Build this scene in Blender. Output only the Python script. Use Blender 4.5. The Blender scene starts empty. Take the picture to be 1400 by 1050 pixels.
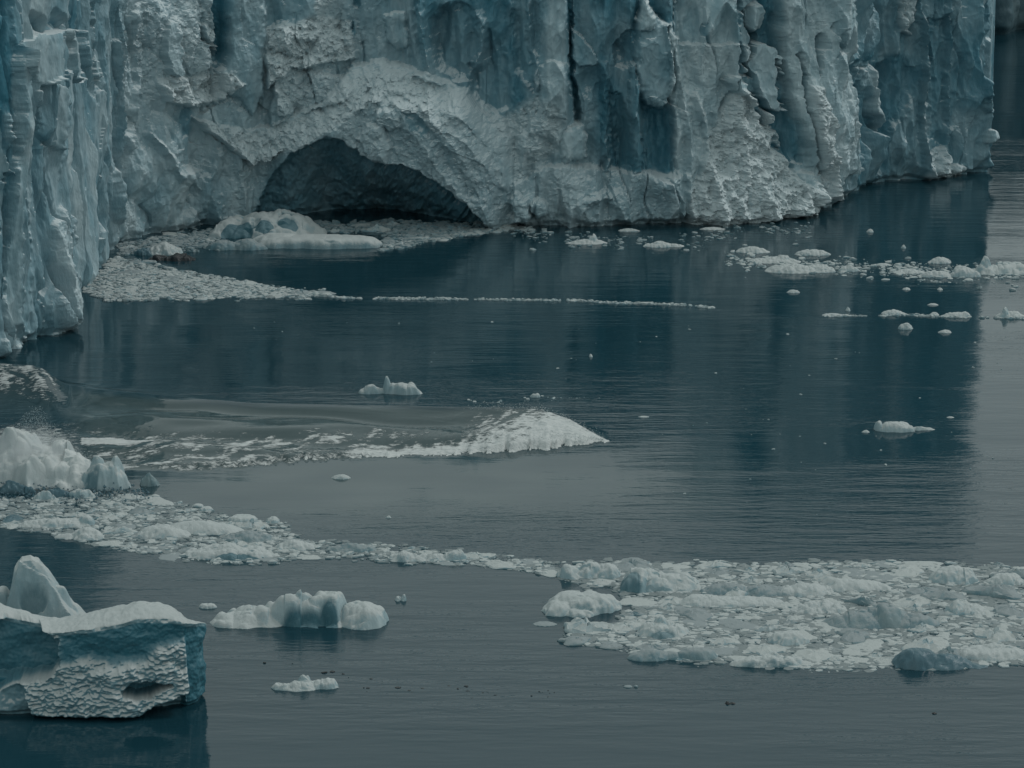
import bpy, math, random
import numpy as np

# ------------------------------------------------------------------ camera, light
H = 80.0
FPX = 3500.0
PITCH = math.atan(0.25)
CP, SP = math.cos(PITCH), math.sin(PITCH)
sc = bpy.context.scene
col = sc.collection

cam_d = bpy.data.cameras.new("camera")
cam = bpy.data.objects.new("camera", cam_d)
col.objects.link(cam)
cam.location = (0, 0, H)
cam.rotation_euler = (math.pi / 2 - PITCH, 0, 0)
cam_d.sensor_width = 36.0
cam_d.lens = 36.0 * FPX / 1400.0
cam_d.clip_start = 1.0
cam_d.clip_end = 20000.0
sc.camera = cam

SUN_EL, SUN_AZ = math.radians(52), math.radians(68)   # azimuth measured from +Y towards +X
w = bpy.data.worlds.new("World")
sc.world = w
w.use_nodes = True
nt = w.node_tree
for n in list(nt.nodes):
    nt.nodes.remove(n)
sky = nt.nodes.new("ShaderNodeTexSky")
sky.sky_type = 'NISHITA'
sky.sun_disc = False
sky.sun_elevation = SUN_EL
sky.sun_rotation = SUN_AZ
sky.dust_density = 3.0
hs = nt.nodes.new("ShaderNodeHueSaturation")
hs.inputs["Saturation"].default_value = 0.30
mixc = nt.nodes.new("ShaderNodeMix")
mixc.data_type = 'RGBA'
mixc.inputs[0].default_value = 0.84
mixc.inputs[7].default_value = (3.34, 3.93, 3.84, 1)      # even cloud deck
bg = nt.nodes.new("ShaderNodeBackground")
bg.inputs["Strength"].default_value = 0.145
wo = nt.nodes.new("ShaderNodeOutputWorld")
nt.links.new(sky.outputs[0], hs.inputs["Color"])
nt.links.new(hs.outputs[0], mixc.inputs[6])
nt.links.new(mixc.outputs[2], bg.inputs["Color"])
nt.links.new(bg.outputs[0], wo.inputs[0])

sd = bpy.data.lights.new("sun", 'SUN')
sd.energy = 0.85
sd.angle = math.radians(12)
sd.color = (1.0, 0.98, 0.95)
sun = bpy.data.objects.new("sun", sd)
col.objects.link(sun)
dirv = (math.cos(SUN_EL) * math.sin(SUN_AZ), math.cos(SUN_EL) * math.cos(SUN_AZ), math.sin(SUN_EL))
from mathutils import Vector
sun.rotation_euler = Vector(dirv).to_track_quat('Z', 'Y').to_euler()
sun.location = (0, 200, 300)

sc.view_settings.view_transform = 'Standard'
sc.view_settings.look = 'None'
sc.view_settings.exposure = -0.08
sc.view_settings.gamma = 1.0
sc.render.engine = 'CYCLES'
sc.cycles.use_denoising = True
sc.cycles.max_bounces = 6
sc.cycles.diffuse_bounces = 3
sc.cycles.glossy_bounces = 3
sc.cycles.volume_bounces = 2

# ------------------------------------------------------------------ numeric helpers
def unproj(px, py, z=0.0):
    px = np.asarray(px, float); py = np.asarray(py, float)
    v = -(py - 525.0)
    dx = px - 700.0
    dy = FPX * CP + v * SP
    dz = -FPX * SP + v * CP
    t = (H - z) / (-dz)
    return dx * t, dy * t

def project(x, y, z):
    zz = z - H
    f = y * CP - zz * SP
    u = y * SP + zz * CP
    return 700.0 + FPX * x / f, 525.0 - FPX * u / f

def pxscale(py):
    """pixels of the photograph per metre at waterline row py"""
    v = -(py - 525.0)
    return (FPX * SP - v * CP) / H

def _h(ix, iy, seed):
    n = (ix.astype(np.int64) * 374761393 + iy.astype(np.int64) * 668265263 + seed * 974634777) & 0xffffffff
    n = ((n ^ (n >> 13)) * 1274126177) & 0xffffffff
    n = ((n ^ (n >> 16)) * 2246822519) & 0xffffffff
    n = n ^ (n >> 15)
    return (n & 0xffffff) / float(0x1000000)

def noise(x, y, seed=0):
    """gradient noise about -1..1"""
    ix = np.floor(x); iy = np.floor(y)
    fx = x - ix; fy = y - iy
    ux = fx * fx * fx * (fx * (fx * 6 - 15) + 10); uy = fy * fy * fy * (fy * (fy * 6 - 15) + 10)
    def g(dx, dy):
        a = _h(ix + dx, iy + dy, seed) * 2 * math.pi
        return np.cos(a) * (fx - dx) + np.sin(a) * (fy - dy)
    a = g(0, 0) * (1 - ux) + g(1, 0) * ux
    b = g(0, 1) * (1 - ux) + g(1, 1) * ux
    return (a * (1 - uy) + b * uy) * 1.5

def fbm(x, y, seed=0, octv=4, gain=0.5):
    s = 0; a = 1.0; t = 0
    for o in range(octv):
        s = s + a * noise(x * 2 ** o + 17.3 * o, y * 2 ** o - 9.1 * o, seed + o * 31)
        t += a; a *= gain
    return s / t

def ridged(x, y, seed=0, octv=3):
    s = 0; a = 1.0; t = 0
    for o in range(octv):
        s = s + a * (1 - 2 * np.abs(noise(x * 2 ** o, y * 2 ** o, seed + o * 7)))
        t += a; a *= 0.5
    return s / t

def facets(x, y, seed=0, pen=0.9, slope=1.0, flat=0.0):
    """broken-ice relief: upper envelope of random planes, cell by cell (about 0..1)"""
    ix = np.floor(x); iy = np.floor(y)
    best = np.full(x.shape, -9.0)
    for dx in (-1, 0, 1):
        for dy in (-1, 0, 1):
            cx = ix + dx; cy = iy + dy
            px = cx + _h(cx, cy, seed); py = cy + _h(cx, cy, seed + 1)
            gx = (_h(cx, cy, seed + 2) - .5) * 2 * slope; gy = (_h(cx, cy, seed + 3) - .5) * 2 * slope
            o = _h(cx, cy, seed + 4)
            ex = x - px; ey = y - py
            val = o + gx * ex + gy * ey - pen * (ex * ex + ey * ey)
            best = np.maximum(best, val)
    return best

def steps(x, y, seed=0, slope=1.0):
    """nearest-cell tilted planes: blocks with crisp breaks between them"""
    ix = np.floor(x); iy = np.floor(y)
    bd = np.full(x.shape, 99.0); out = np.zeros(x.shape)
    for dx in (-1, 0, 1):
        for dy in (-1, 0, 1):
            cx = ix + dx; cy = iy + dy
            px = cx + _h(cx, cy, seed); py = cy + _h(cx, cy, seed + 1)
            gx = (_h(cx, cy, seed + 2) - .5) * 2 * slope; gy = (_h(cx, cy, seed + 3) - .5) * 2 * slope
            ex = x - px; ey = y - py
            d = ex * ex + ey * ey
            m = d < bd
            bd = np.where(m, d, bd)
            out = np.where(m, _h(cx, cy, seed + 4) + gx * ex + gy * ey, out)
    return out

def sstep(a, b, x):
    t = np.clip((x - a) / (b - a), 0, 1)
    return t * t * (3 - 2 * t)

def poly_sd(X, Y, poly):
    """signed distance, positive inside"""
    P = np.asarray(poly, float); n = len(P)
    d2 = np.full(X.shape, 1e18); inside = np.zeros(X.shape, bool)
    for i in range(n):
        ax, ay = P[i]; bx, by = P[(i + 1) % n]
        ex, ey = bx - ax, by - ay
        wx, wy = X - ax, Y - ay
        t = np.clip((wx * ex + wy * ey) / (ex * ex + ey * ey + 1e-12), 0, 1)
        qx, qy = wx - ex * t, wy - ey * t
        d2 = np.minimum(d2, qx * qx + qy * qy)
        c = ((ay > Y) != (by > Y)) & (X < (bx - ax) * (Y - ay) / (by - ay + 1e-12) + ax)
        inside ^= c
    d = np.sqrt(d2)
    return np.where(inside, d, -d)

def line_d(X, Y, pts, sy=1.0):
    """distance and signed side to a polyline"""
    P = np.asarray(pts, float)
    d2 = np.full(X.shape, 1e18); side = np.zeros(X.shape)
    for i in range(len(P) - 1):
        ax, ay = P[i]; bx, by = P[i + 1]
        ex, ey = bx - ax, (by - ay) * sy
        wx, wy = X - ax, (Y - ay) * sy
        t = np.clip((wx * ex + wy * ey) / (ex * ex + ey * ey + 1e-12), 0, 1)
        qx, qy = wx - ex * t, wy - ey * t
        q = qx * qx + qy * qy
        m = q < d2
        side = np.where(m, np.sign(ex * wy - ey * wx), side)
        d2 = np.where(m, q, d2)
    return np.sqrt(d2), side

# ------------------------------------------------------------------ object helpers
def put(o, label=None, cat=None, group=None, kind=None):
    if label: o["label"] = label
    if cat: o["category"] = cat
    if group: o["group"] = group
    if kind: o["kind"] = kind
    return o

def empty(name, loc=(0, 0, 0)):
    o = bpy.data.objects.new(name, None)
    o.location = loc
    o.empty_display_size = 1.0
    col.objects.link(o)
    return o

def mesh_from(name, V, F, mat, parent=None, attrs=None, smooth=True, normals=None, loc=None):
    V = np.asarray(V, np.float32); F = np.asarray(F, np.int32)
    if loc is None:
        loc = np.zeros(3)
    me = bpy.data.meshes.new(name)
    nv, nf, k = len(V), len(F), F.shape[1]
    me.vertices.add(nv)
    me.vertices.foreach_set("co", (V - np.asarray(loc, np.float32)).ravel())
    me.loops.add(nf * k)
    me.loops.foreach_set("vertex_index", F.ravel())
    me.polygons.add(nf)
    me.polygons.foreach_set("loop_start", np.arange(0, nf * k, k, dtype=np.int32))
    me.polygons.foreach_set("use_smooth", np.full(nf, smooth))
    me.update(calc_edges=True)
    me.validate()
    for key, val in (attrs or {}).items():
        a = me.attributes.new(key, 'FLOAT', 'POINT')
        a.data.foreach_set("value", np.asarray(val, np.float32).ravel())
    me.materials.append(mat)
    if normals is not None:
        me.normals_split_custom_set_from_vertices(np.asarray(normals, float).tolist())
    o = bpy.data.objects.new(name, me)
    o.location = loc
    col.objects.link(o)
    if parent is not None:
        o.parent = parent
        o.location = np.asarray(loc) - np.asarray(parent.location)
    return o

def grid_faces(nr, nc):
    r = np.arange(nr - 1)[:, None]; c = np.arange(nc - 1)[None, :]
    a = r * nc + c
    return np.stack([a, a + 1, a + nc + 1, a + nc], -1).reshape(-1, 4)

def vnormals(V, F):
    a, b, c, d = V[F[:, 0]], V[F[:, 1]], V[F[:, 2]], V[F[:, 3]]
    n = np.cross(c - a, d - b)
    out = np.zeros_like(V)
    for k in range(4):
        for j in range(3):
            out[:, j] += np.bincount(F[:, k], n[:, j], len(V))
    return out / (np.linalg.norm(out, axis=1, keepdims=True) + 1e-9)

# ------------------------------------------------------------------ materials
def nodes_of(name):
    m = bpy.data.materials.new(name)
    m.use_nodes = True
    t = m.node_tree
    return m, t, t.nodes["Principled BSDF"]

def N(t, kind, **kw):
    n = t.nodes.new(kind)
    for k, v in kw.items():
        if k in n.inputs.keys():
            n.inputs[k].default_value = v
        else:
            setattr(n, k, v)
    return n

def mixrgb(t, fac, a, b, blend='MIX'):
    n = t.nodes.new("ShaderNodeMix"); n.data_type = 'RGBA'; n.blend_type = blend
    for sock, val in ((0, fac), (6, a), (7, b)):
        if isinstance(val, bpy.types.NodeSocket): t.links.new(val, n.inputs[sock])
        elif isinstance(val, (int, float)): n.inputs[sock].default_value = val
        else: n.inputs[sock].default_value = (*val, 1)
    return n.outputs[2]

def math_n(t, op, a, b=0.0, clamp=False):
    n = t.nodes.new("ShaderNodeMath"); n.operation = op; n.use_clamp = clamp
    for i, v in enumerate((a, b)):
        if isinstance(v, bpy.types.NodeSocket): t.links.new(v, n.inputs[i])
        else: n.inputs[i].default_value = v
    return n.outputs[0]

def ramp(t, v, a, b, lo=0.0, hi=1.0):
    n = t.nodes.new("ShaderNodeMapRange")
    n.interpolation_type = 'SMOOTHSTEP'
    t.links.new(v, n.inputs[0])
    for i, q in enumerate((a, b, lo, hi)): n.inputs[i + 1].default_value = q
    return n.outputs[0]

def ice_material(name, white=(0.445, 0.555, 0.590), pale=(0.270, 0.405, 0.455), blue=(0.042, 0.180, 0.245), snow=(0.555, 0.625, 0.645),
                 bump=0.38, bscale=1.0, snow_lo=0.45, snow_hi=0.8, base_blue=0.0, use_attr=True, rough=0.55):
    m, t, p = nodes_of(name)
    tc = N(t, "ShaderNodeNewGeometry")
    n1 = N(t, "ShaderNodeTexNoise", Scale=0.22 * bscale, Detail=6.0, Roughness=0.6)
    n2 = N(t, "ShaderNodeTexNoise", Scale=1.7 * bscale, Detail=5.0, Roughness=0.6)
    n3 = N(t, "ShaderNodeTexVoronoi", Scale=1.1 * bscale, feature='F1', distance='EUCLIDEAN')
    mp = N(t, "ShaderNodeMapping")
    mp.inputs["Scale"].default_value = (1, 1, 0.45)
    t.links.new(tc.outputs["Position"], mp.inputs[0])
    for n in (n1, n2, n3):
        t.links.new(mp.outputs[0], n.inputs["Vector"])
    c = mixrgb(t, ramp(t, n1.outputs[0], 0.38, 0.66), white, pale)
    if use_attr:
        at = N(t, "ShaderNodeAttribute", attribute_name="blue")
        f = math_n(t, 'ADD', at.outputs["Fac"], math_n(t, 'MULTIPLY', math_n(t, 'SUBTRACT', n2.outputs[0], 0.5), 0.35), True)
        f = math_n(t, 'MULTIPLY', f, ramp(t, at.outputs["Fac"], 0.0, 0.12), True)
        c = mixrgb(t, f, c, blue)
    elif base_blue > 0:
        f = math_n(t, 'ADD', base_blue, math_n(t, 'MULTIPLY', math_n(t, 'SUBTRACT', n1.outputs[0], 0.5), 0.9), True)
        c = mixrgb(t, f, c, blue)
    if use_attr:
        ra = N(t, "ShaderNodeAttribute", attribute_name="crushed")
        c = mixrgb(t, math_n(t, 'MULTIPLY', ra.outputs["Fac"], ramp(t, n2.outputs[0], 0.3, 0.55, .35, 1.0)), c, snow)
    sp = N(t, "ShaderNodeSeparateXYZ")
    t.links.new(tc.outputs["Normal"], sp.inputs[0])
    up = math_n(t, 'ADD', sp.outputs[2], math_n(t, 'MULTIPLY', math_n(t, 'SUBTRACT', n2.outputs[0], 0.5), 0.6))
    sf = ramp(t, up, snow_lo, snow_hi)
    if use_attr:
        sf = math_n(t, 'MULTIPLY', sf, ramp(t, at.outputs["Fac"], .6, .85, 1.0, .12))
    c = mixrgb(t, sf, c, snow)
    t.links.new(c, p.inputs["Base Color"])
    p.inputs["Roughness"].default_value = rough
    p.inputs["Specular IOR Level"].default_value = 0.3
    b1 = N(t, "ShaderNodeBump", Strength=bump, Distance=0.5 / bscale)
    nn = N(t, "ShaderNodeTexNoise", Scale=2.6 * bscale, Detail=8.0, Roughness=0.62)
    t.links.new(mp.outputs[0], nn.inputs["Vector"])
    hsum = math_n(t, 'ADD', nn.outputs[0], math_n(t, 'MULTIPLY', n3.outputs[0], 0.35))
    t.links.new(hsum, b1.inputs["Height"])
    t.links.new(b1.outputs[0], p.inputs["Normal"])
    return m

M_ICE = ice_material("glacier_ice")
M_BERG = ice_material("berg_ice", blue=(0.032, 0.12, 0.155), white=(0.378, 0.470, 0.493), pale=(0.257, 0.370, 0.407), snow=(0.421, 0.458, 0.458), snow_lo=0.3, snow_hi=0.7, bump=0.3, bscale=2.2)
M_SNOW = ice_material("floe_ice", white=(0.36, 0.425, 0.44), pale=(0.196, 0.302, 0.338), snow=(0.41, 0.445, 0.44), snow_lo=0.55, snow_hi=0.95,
                      bump=0.35, bscale=2.5, base_blue=0.03, use_attr=False)
M_FLOE2 = ice_material("grey_floe_ice", white=(0.204, 0.273, 0.289), pale=(0.121, 0.202, 0.230), snow=(0.254, 0.294, 0.303), snow_lo=0.5, snow_hi=1.0,
                       bump=0.3, bscale=2.5, base_blue=0.12, use_attr=False)
M_FROTH = ice_material("white_froth", white=(0.46, 0.505, 0.51), pale=(0.38, 0.44, 0.45), snow=(0.52, 0.55, 0.545), bump=0.3, bscale=2.0, use_attr=False)
M_SLUSH = ice_material("slush_ice", white=(0.17, 0.22, 0.23), pale=(0.11, 0.165, 0.185), snow=(0.20, 0.235, 0.24), snow_lo=0.5, snow_hi=1.0,
                       bump=0.3, bscale=2.5, base_blue=0.1, use_attr=False)
M_FLOEB = ice_material("blue_floe_ice", white=(0.10, 0.17, 0.20), pale=(0.065, 0.13, 0.16), blue=(0.03, 0.10, 0.135), snow=(0.16, 0.215, 0.23), snow_lo=0.8, snow_hi=1.3,
                       bump=0.2, bscale=2.0, base_blue=0.35, use_attr=False, rough=0.3)
M_DARK = ice_material("dirty_dark_ice", white=(0.03, 0.035, 0.04), pale=(0.015, 0.02, 0.025), blue=(0.02, 0.04, 0.05), snow=(0.05, 0.06, 0.06), snow_lo=0.6, snow_hi=1.2,
                      bump=0.5, bscale=3.0, use_attr=False, rough=0.35)

def water_material():
    m, t, p = nodes_of("glacial_water")
    g = N(t, "ShaderNodeNewGeometry")
    p.inputs["Roughness"].default_value = 0.07
    p.inputs["IOR"].default_value = 1.40
    # patches of wind-ruffled and calm water
    pm = N(t, "ShaderNodeMapping"); pm.inputs["Scale"].default_value = (0.012, 0.03, 1)
    t.links.new(g.outputs["Position"], pm.inputs[0])
    patch = N(t, "ShaderNodeTexNoise", Scale=1.0, Detail=3.0)
    t.links.new(pm.outputs[0], patch.inputs["Vector"])
    pf = ramp(t, patch.outputs[0], 0.38, 0.62, 0.3, 1.15)
    def layer(sx, sy, rot, det, rough=0.6):
        mp = N(t, "ShaderNodeMapping"); mp.inputs["Scale"].default_value = (sx, sy, 1)
        mp.inputs["Rotation"].default_value = (0, 0, rot)
        t.links.new(g.outputs["Position"], mp.inputs[0])
        n = N(t, "ShaderNodeTexNoise", Scale=1.0, Detail=det, Roughness=rough)
        t.links.new(mp.outputs[0], n.inputs["Vector"])
        return n.outputs[0]
    rip = math_n(t, 'ADD', math_n(t, 'MULTIPLY', layer(0.42, 1.7, 0.06, 3.0), 0.55), math_n(t, 'MULTIPLY', layer(0.07, 0.36, -0.05, 2.0), 1.6))
    calm = N(t, "ShaderNodeAttribute", attribute_name="calm")
    amp = math_n(t, 'MULTIPLY', pf, math_n(t, 'SUBTRACT', 1.0, math_n(t, 'MULTIPLY', calm.outputs["Fac"], 0.75)))
    hgt = math_n(t, 'MULTIPLY', rip, amp)
    b = N(t, "ShaderNodeBump", Strength=1.0, Distance=0.075)
    t.links.new(hgt, b.inputs["Height"])
    # foam: the attribute says where, noise breaks it up
    fa = N(t, "ShaderNodeAttribute", attribute_name="foam")
    fn = layer(0.9, 2.6, 0.18, 6.0, 0.68)
    fn2 = layer(3.0, 5.0, 0.1, 4.0, 0.6)
    fsum = math_n(t, 'ADD', fa.outputs["Fac"], math_n(t, 'ADD', math_n(t, 'MULTIPLY', math_n(t, 'SUBTRACT', fn, 0.5), 1.5), math_n(t, 'MULTIPLY', math_n(t, 'SUBTRACT', fn2, 0.5), 0.5)))
    ff = ramp(t, fsum, 0.42, 0.72)
    ff = math_n(t, 'MULTIPLY', ff, ramp(t, fa.outputs["Fac"], 0.02, 0.2))
    silt_sheen = N(t, "ShaderNodeAttribute", attribute_name="silt_sheen")
    base = mixrgb(t, silt_sheen.outputs["Fac"], (0.008, 0.036, 0.050), (0.088, 0.118, 0.115))
    c = mixrgb(t, ff, base, mixrgb(t, ramp(t, fn, .3, .6), (0.38, 0.42, 0.425), (0.56, 0.585, 0.58)))
    t.links.new(c, p.inputs["Base Color"])
    r = N(t, "ShaderNodeMapRange"); t.links.new(ff, r.inputs[0]); r.inputs[3].default_value = 0.04; r.inputs[4].default_value = 0.8
    t.links.new(r.outputs[0], p.inputs["Roughness"])
    fb = N(t, "ShaderNodeBump", Strength=0.6, Distance=0.3)
    t.links.new(math_n(t, 'MULTIPLY', ff, fn2), fb.inputs["Height"])
    t.links.new(b.outputs[0], fb.inputs["Normal"])
    t.links.new(fb.outputs[0], p.inputs["Normal"])
    return m
M_WATER = water_material()

# ------------------------------------------------------------------ water
WR_B = [(60, 528, .5), (130, 540, .7), (250, 556, 1.2), (350, 566, 1.4), (500, 570, 1.5), (600, 577, 1.9), (690, 584, 2.5), (740, 586, 2.4), (780, 592, 1.6), (815, 600, .5), (830, 602, 0.0)]
WF_B = [(60, 640), (150, 642), (240, 643), (320, 640), (400, 632), (480, 626), (640, 621), (740, 615), (800, 608), (830, 603)]
def wave_field(X, Y):
    rx = np.array([p[0] for p in WR_B], float)
    yr = np.interp(X, rx, [p[1] for p in WR_B]); A = np.interp(X, rx, [p[2] for p in WR_B])
    A = A * sstep(-60, 120, X) * (X < 830)
    ser = 3.0 * noise(X / 14.0, X * 0 + .3, 5) + 2.2 * noise(X / 5.0, X * 0 + .7, 6) + 1.2 * noise(X / 2.2, X * 0 + .7, 7)
    yf = np.interp(X, [p[0] for p in WF_B], [p[1] for p in WF_B]) + ser * sstep(150, 260, X)
    t = (Y - yr) / np.maximum(yf - yr, 1.0)
    br = sstep(560, 700, X)                                   # the breaking stretch
    back = np.exp(-np.maximum(yr - Y, 0) ** 2 / (8.0 ** 2))
    prof_s = (1 - np.clip(t, 0, 1)) ** 1.6 * 0.9 + 0.10 * sstep(1.0, 0.93, t)
    prof_b = np.clip(1 - np.clip(t, 0, 1) ** 1.5, 0, 1) * 0.78 + 0.22 * sstep(1.0, 0.9, t)
    prof = np.where(t < 0, back, prof_s * (1 - br) + prof_b * br)
    prof = np.where(t > 1, 0, prof)
    h = A * prof
    # step of the spreading foam edge further to the left
    e = sstep(170, 240, X) * (1 - sstep(470, 560, X))
    h += 0.35 * e * sstep(1.0, 0.93, t) * sstep(0.2, 0.7, t) * (Y < yf)
    # swell bands behind
    inside = sstep(0, 0.15, t) * (1 - sstep(0.75, 1.0, t)) * sstep(60, 200, X) * (1 - sstep(640, 760, X))
    h += 0.42 * inside * np.sin((Y - 0.055 * X) / 5.6 + 1.6 * noise(X / 140.0, Y / 18.0, 3))
    # second breaker by the glacier foot
    y2 = np.interp(X, [-60, 0, 40, 90, 110], [516, 518, 522, 536, 545])
    d2 = Y - y2
    A2 = 2.0 * (1 - sstep(50, 100, X))
    h += A2 * np.where(d2 < 0, np.exp(-d2 ** 2 / 50.0), np.exp(-d2 ** 2 / (22.0 ** 2)))
    # foam
    foam = np.zeros(X.shape)
    st = fbm(X / 60.0, (Y + 0.10 * X + 5 * noise(X / 50, Y / 12, 2)) / 6.0, 8, 4, .6) * 1.3
    streak = fbm(X / 26.0, (Y + 0.35 * X) / 4.2, 18, 3, .6) * 1.3
    foam = np.maximum(foam, br * sstep(-0.25, 0.05, t) * sstep(1.02, 0.99, t) * (0.34 + 0.6 * t + 0.35 * streak + .4 * sstep(700, 765, X)) * (X < 832))
    band = sstep(0.66, 0.92, t) * sstep(1.02, 0.99, t)
    foam = np.maximum(foam, band * sstep(400, 520, X) * (X < 832) * 0.85)
    foam = np.maximum(foam, sstep(0.84, 0.98, t) * sstep(1.02, 0.99, t) * sstep(200, 240, X) * (0.55 + 0.4 * noise(X / 50., Y * 0, 9)) * (X < 600))
    turb = sstep(0.35, 0.6, t) * sstep(1.02, 0.98, t) * sstep(60, 150, X) * (1 - sstep(560, 680, X))
    foam = np.maximum(foam, turb * (0.43 + 0.70 * st))
    foam = np.maximum(foam, poly_in(X, Y, [(110, 602), (150, 598), (220, 606), (228, 609), (180, 613), (110, 612)], 2.5) * 0.85)
    foam = np.maximum(foam, (1 - sstep(70, 96, X)) * sstep(-6, 2, d2) * sstep(50, 8, d2) * (0.50 + 0.7 * fbm(X / 16., (Y - .3 * X + 4 * noise(X / 15, Y / 9, 4)) / 5., 12, 4, .65)))
    foam = np.maximum(foam, (1 - sstep(60, 190, X)) * sstep(555, 600, Y) * sstep(690, 660, Y) * 0.55)
    foam *= (1 - 0.0 * X)
    h += foam * 0.14 * (fbm((X + 2 * Y) / 9.0, Y / 4.0, 21, 4, .6) + .3)
    silt_sheen = sstep(0, .1, t) * sstep(1.02, 1.0, t) * sstep(60, 140, X) * (X < 830) * 0.55
    silt_sheen = np.maximum(silt_sheen, sstep(-4, 4, d2) * sstep(60, 20, d2) * (1 - sstep(60, 110, X)) * .3)
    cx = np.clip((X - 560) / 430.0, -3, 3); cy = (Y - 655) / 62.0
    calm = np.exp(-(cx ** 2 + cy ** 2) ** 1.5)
    calm = np.maximum(calm, silt_sheen * .9)
    silt_sheen = np.maximum(silt_sheen, .34 * (1 + .5 * noise(X / 90., Y / 14., 61)) * np.exp(-(cx ** 2 + ((Y - 662) / 58.) ** 2) ** 1.5) * sstep(1.0, 1.04, t))  # pale sky reflection of the calm water, painted into the base colour
    return h, foam, silt_sheen, calm

def poly_in(X, Y, poly, soft):
    return sstep(-soft, soft, poly_sd(X, Y, poly))

def graded(lo, hi, step, far_lo, far_hi, grow=1.22):
    mid = list(np.arange(lo, hi + step * .5, step))
    a, s = lo, step
    left = []
    while a > far_lo:
        s *= grow; a -= s; left.append(a)
    b, s = hi, step
    right = []
    while b < far_hi:
        s *= grow; b += s; right.append(b)
    return np.array(left[::-1] + mid + right)

def build_water():
    xs = graded(-72, 16, 0.22, -4500, 4500)
    ys = graded(262, 352, 0.22, -600, 9000)
    GX, GY = np.meshgrid(xs, ys)
    PX, PY = project(GX, np.maximum(GY, 60), 0.0)
    h, foam, silt_sheen, calm = wave_field(PX, PY)
    ok = (GY > 255) & (GY < 365) & (GX > -85) & (GX < 25)
    h = np.where(ok, h, 0); foam = np.where(ok, foam, 0); silt_sheen = np.where(ok, silt_sheen, 0)
    # a low swell everywhere near
    near = sstep(900, 500, np.hypot(GX, GY)) 
    h = h + near * 0.05 * noise(GX / 14.0, GY / 9.0, 77)
    V = np.stack([GX, GY, h], -1).reshape(-1, 3)
    o = mesh_from("water", V, grid_faces(len(ys), len(xs)), M_WATER, attrs={"foam": foam, "silt_sheen": silt_sheen, "calm": calm})
    put(o, "dark teal glacial lake with a breaking wave spreading from the splash", kind="structure")
build_water()

# ------------------------------------------------------------------ glacier
BASE_PX = [(-330, 700), (-230, 590), (-110, 520), (-40, 497), (12, 481), (45, 467), (85, 452), (93, 430), (100, 405), (112, 386), (136, 366), (150, 345),
           (160, 332), (200, 322), (290, 308), (350, 303), (500, 302), (660, 305), (760, 307), (860, 305), (940, 303), (1000, 299),
           (1080, 291), (1140, 282), (1160, 268), (1185, 251), (1230, 247), (1300, 241), (1334, 233), (1346, 205), (1350, 165), (1349, 130), (1343, 90), (1328, 62), (1275, 42), (1180, 30)]

class Relief:
    def __init__(s, base_px, ds, zmax, dz, smooth, n_smooth):
        bx, by = unproj([p[0] for p in base_px], [p[1] for p in base_px])
        L = np.concatenate([[0], np.cumsum(np.hypot(np.diff(bx), np.diff(by)))])
        S = np.arange(0, L[-1], ds)
        x = np.interp(S, L, bx); y = np.interp(S, L, by)
        def sm(a, n):
            k = np.hanning(2 * n + 3)[1:-1]; k /= k.sum()
            return np.convolve(np.pad(a, n, mode='edge'), k, 'valid')
        k = max(1, int(smooth / ds)); x = sm(x, k); y = sm(y, k)
        tx = np.gradient(sm(x, max(1, int(n_smooth / ds)))); ty = np.gradient(sm(y, max(1, int(n_smooth / ds))))
        l = np.hypot(tx, ty); s.nx, s.ny = ty / l, -tx / l
        s.S, s.x, s.y, s.ds = S, x, y, ds
        s.Z = np.arange(-1.5, zmax, dz)
        s.SS, s.ZZ = np.meshgrid(S, s.Z)
    def pos(s, D):
        return s.x[None] + s.nx[None] * D, s.y[None] + s.ny[None] * D, s.ZZ
    def pix(s, D=0.0):
        return project(*s.pos(D + np.zeros(s.SS.shape)))

def blur(A, n):
    k = np.hanning(2 * n + 3)[1:-1]; k /= k.sum()
    f = lambda a: np.convolve(np.pad(a, n, mode='edge'), k, 'valid')
    return np.apply_along_axis(f, 0, np.apply_along_axis(f, 1, A))

PL, RG = 'plate', 'ridge'
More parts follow.
